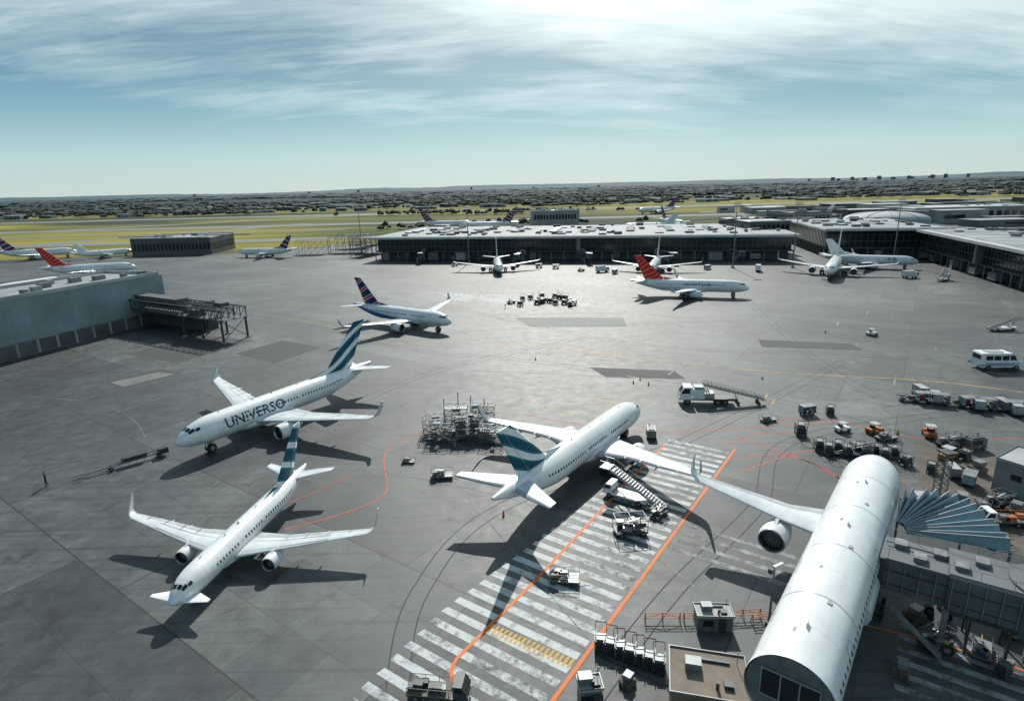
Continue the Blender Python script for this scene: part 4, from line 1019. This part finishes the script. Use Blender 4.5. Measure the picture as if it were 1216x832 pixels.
for k in range(8):
    z=.5+k*.85
    for (x0,y0,x1,y1) in ((-.6,-.6,.6,-.6),(.6,-.6,.6,.6),(.6,.6,-.6,.6),(-.6,.6,-.6,-.6)): b.beam((x0,y0,z),(x1,y1,min(z+.85,7)),.06,STEEL); b.beam((x0,y0,z),(x1,y1,z),.06,GALV)
b.box((0,0,7.1),(1.8,1.8,.2),STEEL); b.obj('lattice_tower',loc=G(1115,588),rz=.2)

# ------------------------------------------------------------------ person
def person(loc,rz,top=CLOTH,h=1.8):
    J=[(0,0,.95),(0,.0,1.2),(0,0,1.42),(0,0,1.53),(0,.01,1.64),(0,.01,1.76),
       (-.19,0,1.42),(-.25,.03,1.16),(-.24,.12,.93),(.19,0,1.42),(.26,-.03,1.16),(.25,-.1,.93),
       (-.1,0,.9),(-.12,.12,.5),(-.12,.06,.09),(-.12,.2,.05),(.1,0,.9),(.12,-.02,.5),(.12,-.16,.09),(.12,-.02,.05),(-.235,.16,.84),(.245,-.08,.83)]
    E=[(0,1),(1,2),(2,3),(3,4),(4,5),(2,6),(6,7),(7,8),(2,9),(9,10),(10,11),(0,12),(12,13),(13,14),(14,15),(0,16),(16,17),(17,18),(18,19),(8,20),(11,21)]
    Rr=[.15,.13,.15,.06,.09,.085,.065,.05,.035,.065,.05,.035,.09,.065,.045,.04,.09,.065,.045,.04,.035,.035]
    me=bpy.data.meshes.new('person'); me.from_pydata(J,E,[]); o=bpy.data.objects.new('person',me); S.collection.objects.link(o)
    md=o.modifiers.new('skin','SKIN'); lay=me.skin_vertices[0].data
    for i,r in enumerate(Rr): lay[i].radius=(r,r*.75 if i<3 else r)
    lay[0].use_root=True
    o.modifiers.new('sub','SUBSURF').levels=2; o.modifiers['sub'].render_levels=2
    dg=bpy.context.evaluated_depsgraph_get(); m2=bpy.data.meshes.new_from_object(o.evaluated_get(dg)); o.modifiers.clear(); o.data=m2
    m2.materials.clear()
    for m in (CLOTH,top,SKIN,BLACK): m2.materials.append(m)
    for p in m2.polygons:
        z=p.center.z; p.use_smooth=True
        p.material_index=0 if z<.95 else 1
        if 1.53<z<1.72: p.material_index=2
        if z>1.7 or (z>1.58 and p.center.y<-.03) or z<.09: p.material_index=3
        if z<.9 and abs(p.center.x)>.2: p.material_index=2
    b=MB()
    for s_ in (-.032,.032): b.tube((s_,.085,1.66),(s_,.1,1.66),.012,BLACK,n=6)
    b.tube((0,.09,1.645),(0,.118,1.62),.014,SKIN,n=6); b.box((0,.092,1.585),(.045,.012,.01),REDP)
    for s_ in (-.092,.092): b.tube((s_,.0,1.64),(s_*1.12,.0,1.64),.028,SKIN,n=8)
    b.obj('face',o)
    o.location=loc; o.rotation_euler[2]=rz; o.scale=(h/1.8,)*3; return o
person(G(56,577),2.4,CLOTH,h=2.7)
person(G(772,600),1.0,HIVIS); person(G(1065,520),2.0,HIVIS); person(G(600,366),.5,HIVIS); person(G(1120,775),2.0,HIVIS)

# ------------------------------------------------------------------ distance: trees, town, hills
def treemass(name,col,specs,seed):
    r=random.Random(seed); m1=mat(name+'_leaf_dark',tuple(c*.6 for c in col),.95,var=.4,scale=.05); m2=mat(name+'_leaf_light',tuple(c*1.25 for c in col),.95,var=.4,scale=.05)
    b=MB()
    ico=[(0,0,1),(.89,0,.45),(.28,.85,.45),(-.72,.53,.45),(-.72,-.53,.45),(.28,-.85,.45),(.72,.53,-.3),(-.28,.85,-.3),(-.89,0,-.3),(-.28,-.85,-.3),(.72,-.53,-.3)]
    fc=[(0,1,2),(0,2,3),(0,3,4),(0,4,5),(0,5,1),(1,6,2),(2,7,3),(3,8,4),(4,9,5),(5,10,1),(6,7,2),(7,8,3),(8,9,4),(9,10,5),(10,6,1)]
    for (x0,x1,y0,y1,num,h0,h1,wf,belt_) in specs:
        cl=[(r.uniform(x0,x1),r.uniform(y0,y1)) for _ in range(max(3,num//40))]
        for i in range(num):
            if belt_: cx,cy=r.choice(cl); x=cx+r.gauss(0,(x1-x0)*.02+40); y=cy+r.gauss(0,(y1-y0)*.012+5)
            else: x=r.uniform(x0,x1); y=r.uniform(y0,y1)
            if -260<x<700 and y<640: continue
            h=r.uniform(h0,h1); wd=h*wf*r.uniform(.35,.7)
            for k in range(2):
                ox,oy=r.uniform(-wd,wd)*.6,r.uniform(-wd,wd)*.6; hh=h*r.uniform(.7,1)
                b.add([(x+ox+vx*wd*r.uniform(.6,1.2),y+oy+vy*wd*r.uniform(.6,1.2),hh*.55+vz*hh*.5*r.uniform(.8,1.15)) for vx,vy,vz in ico],fc,[r.choice([m1,m1,m2]) for _ in fc])
    b.obj(name,recalc=False)
treemass('distant_trees',(.035,.06,.042),[(-1800,2200,1320,1750,1500,7,14,1.2,True),(-700,1800,700,1150,140,6,11,1,True),(-2500,2800,1700,2600,2200,8,15,1.6,True)],1)
treemass('distant_woodland',(.028,.068,.082),[(-4500,5000,2400,4500,3000,10,18,3,True),(-8000,8500,4500,9000,2200,14,24,6,False)],2)  # distance haze painted into the leaf colour, bluer than the nearer trees
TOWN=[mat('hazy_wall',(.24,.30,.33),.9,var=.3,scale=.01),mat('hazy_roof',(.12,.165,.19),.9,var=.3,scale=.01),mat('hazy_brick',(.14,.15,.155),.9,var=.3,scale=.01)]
b=MB(); r=random.Random(21)
for i in range(380):
    y=r.choice([r.uniform(1350,2200),r.uniform(1400,3200),r.uniform(2000,5000)]); x=r.uniform(-1.0,1.1)*y
    w_,d_,h_=r.uniform(10,45)*(1+y/5000),r.uniform(10,30),r.uniform(4,9); an=r.uniform(-.3,.3)
    b.box((x,y,h_/2),(w_,d_,h_),r.choice(TOWN),rz=an)
    b.box((x,y,h_+.4),(w_*.95,d_*.9,.8),r.choice(TOWN),rz=an,top=(.9,.5))
    for k in range(3): b.box((x-w_*.3+k*w_*.3,y-d_/2-.1,h_*.5),(w_*.15,.3,h_*.3),GLASS,rz=an)
for i in range(22):
    x=r.gauss(6200,900) if i<16 else r.uniform(-5000,7000); y=9200; h_=r.uniform(30,75) if i<16 else r.uniform(25,50); b.box((x,y,h_/2),(r.uniform(20,45),40,h_),TOWN[1])
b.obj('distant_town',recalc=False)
b=MB()
for i in range(150):
    x=r.uniform(330,1150); y=r.uniform(520,950); 
    if x<420 and y<600: continue
    w_,d_,h_=r.uniform(10,55),r.uniform(8,30),r.uniform(4,13); b.box((x,y,h_/2),(w_,d_,h_),r.choice([CONC,ROOFL,ROOFD,CONCD,ALU]),rz=r.uniform(-.1,.1))
    b.box((x,y,h_+.3),(w_+.6,d_+.6,.5),r.choice([ROOFL,ROOFD,ROOFM])); b.box((x,y-d_/2-.06,h_*.55),(w_*.8,.15,h_*.25),GLASS)
b.obj('cargo_area_buildings',recalc=False)
HM=mat('hazy_hill_woodland',(.04,.095,.13),.95,var=.3,scale=.002)  # woodland tone with blue distance haze mixed into the base colour
b=MB(); n=240
for (yy,ha,hb,sd_) in ((11500,34,34,1),(16000,72,50,2)):
    r=random.Random(sd_); ph=[r.uniform(0,6) for _ in range(8)]; vs=[];fs=[]
    for i in range(n+1):
        x=-22000+44000*i/n; s=sum(sin(i*.05*(k+1)*1.37+ph[k])/(k+1) for k in range(8)); h=ha+hb*.4*s+r.uniform(-5,6)+max(0,x)*.0012
        h=max(h,12); vs+=[(x,yy-900,0),(x,yy,h*.85),(x,yy+400,h)]
    for i in range(n): 
        fs+=[(3*i,3*i+3,3*i+4,3*i+1),(3*i+1,3*i+4,3*i+5,3*i+2)]
    b.add(vs,fs,HM,False)
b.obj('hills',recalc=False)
print('DONE')
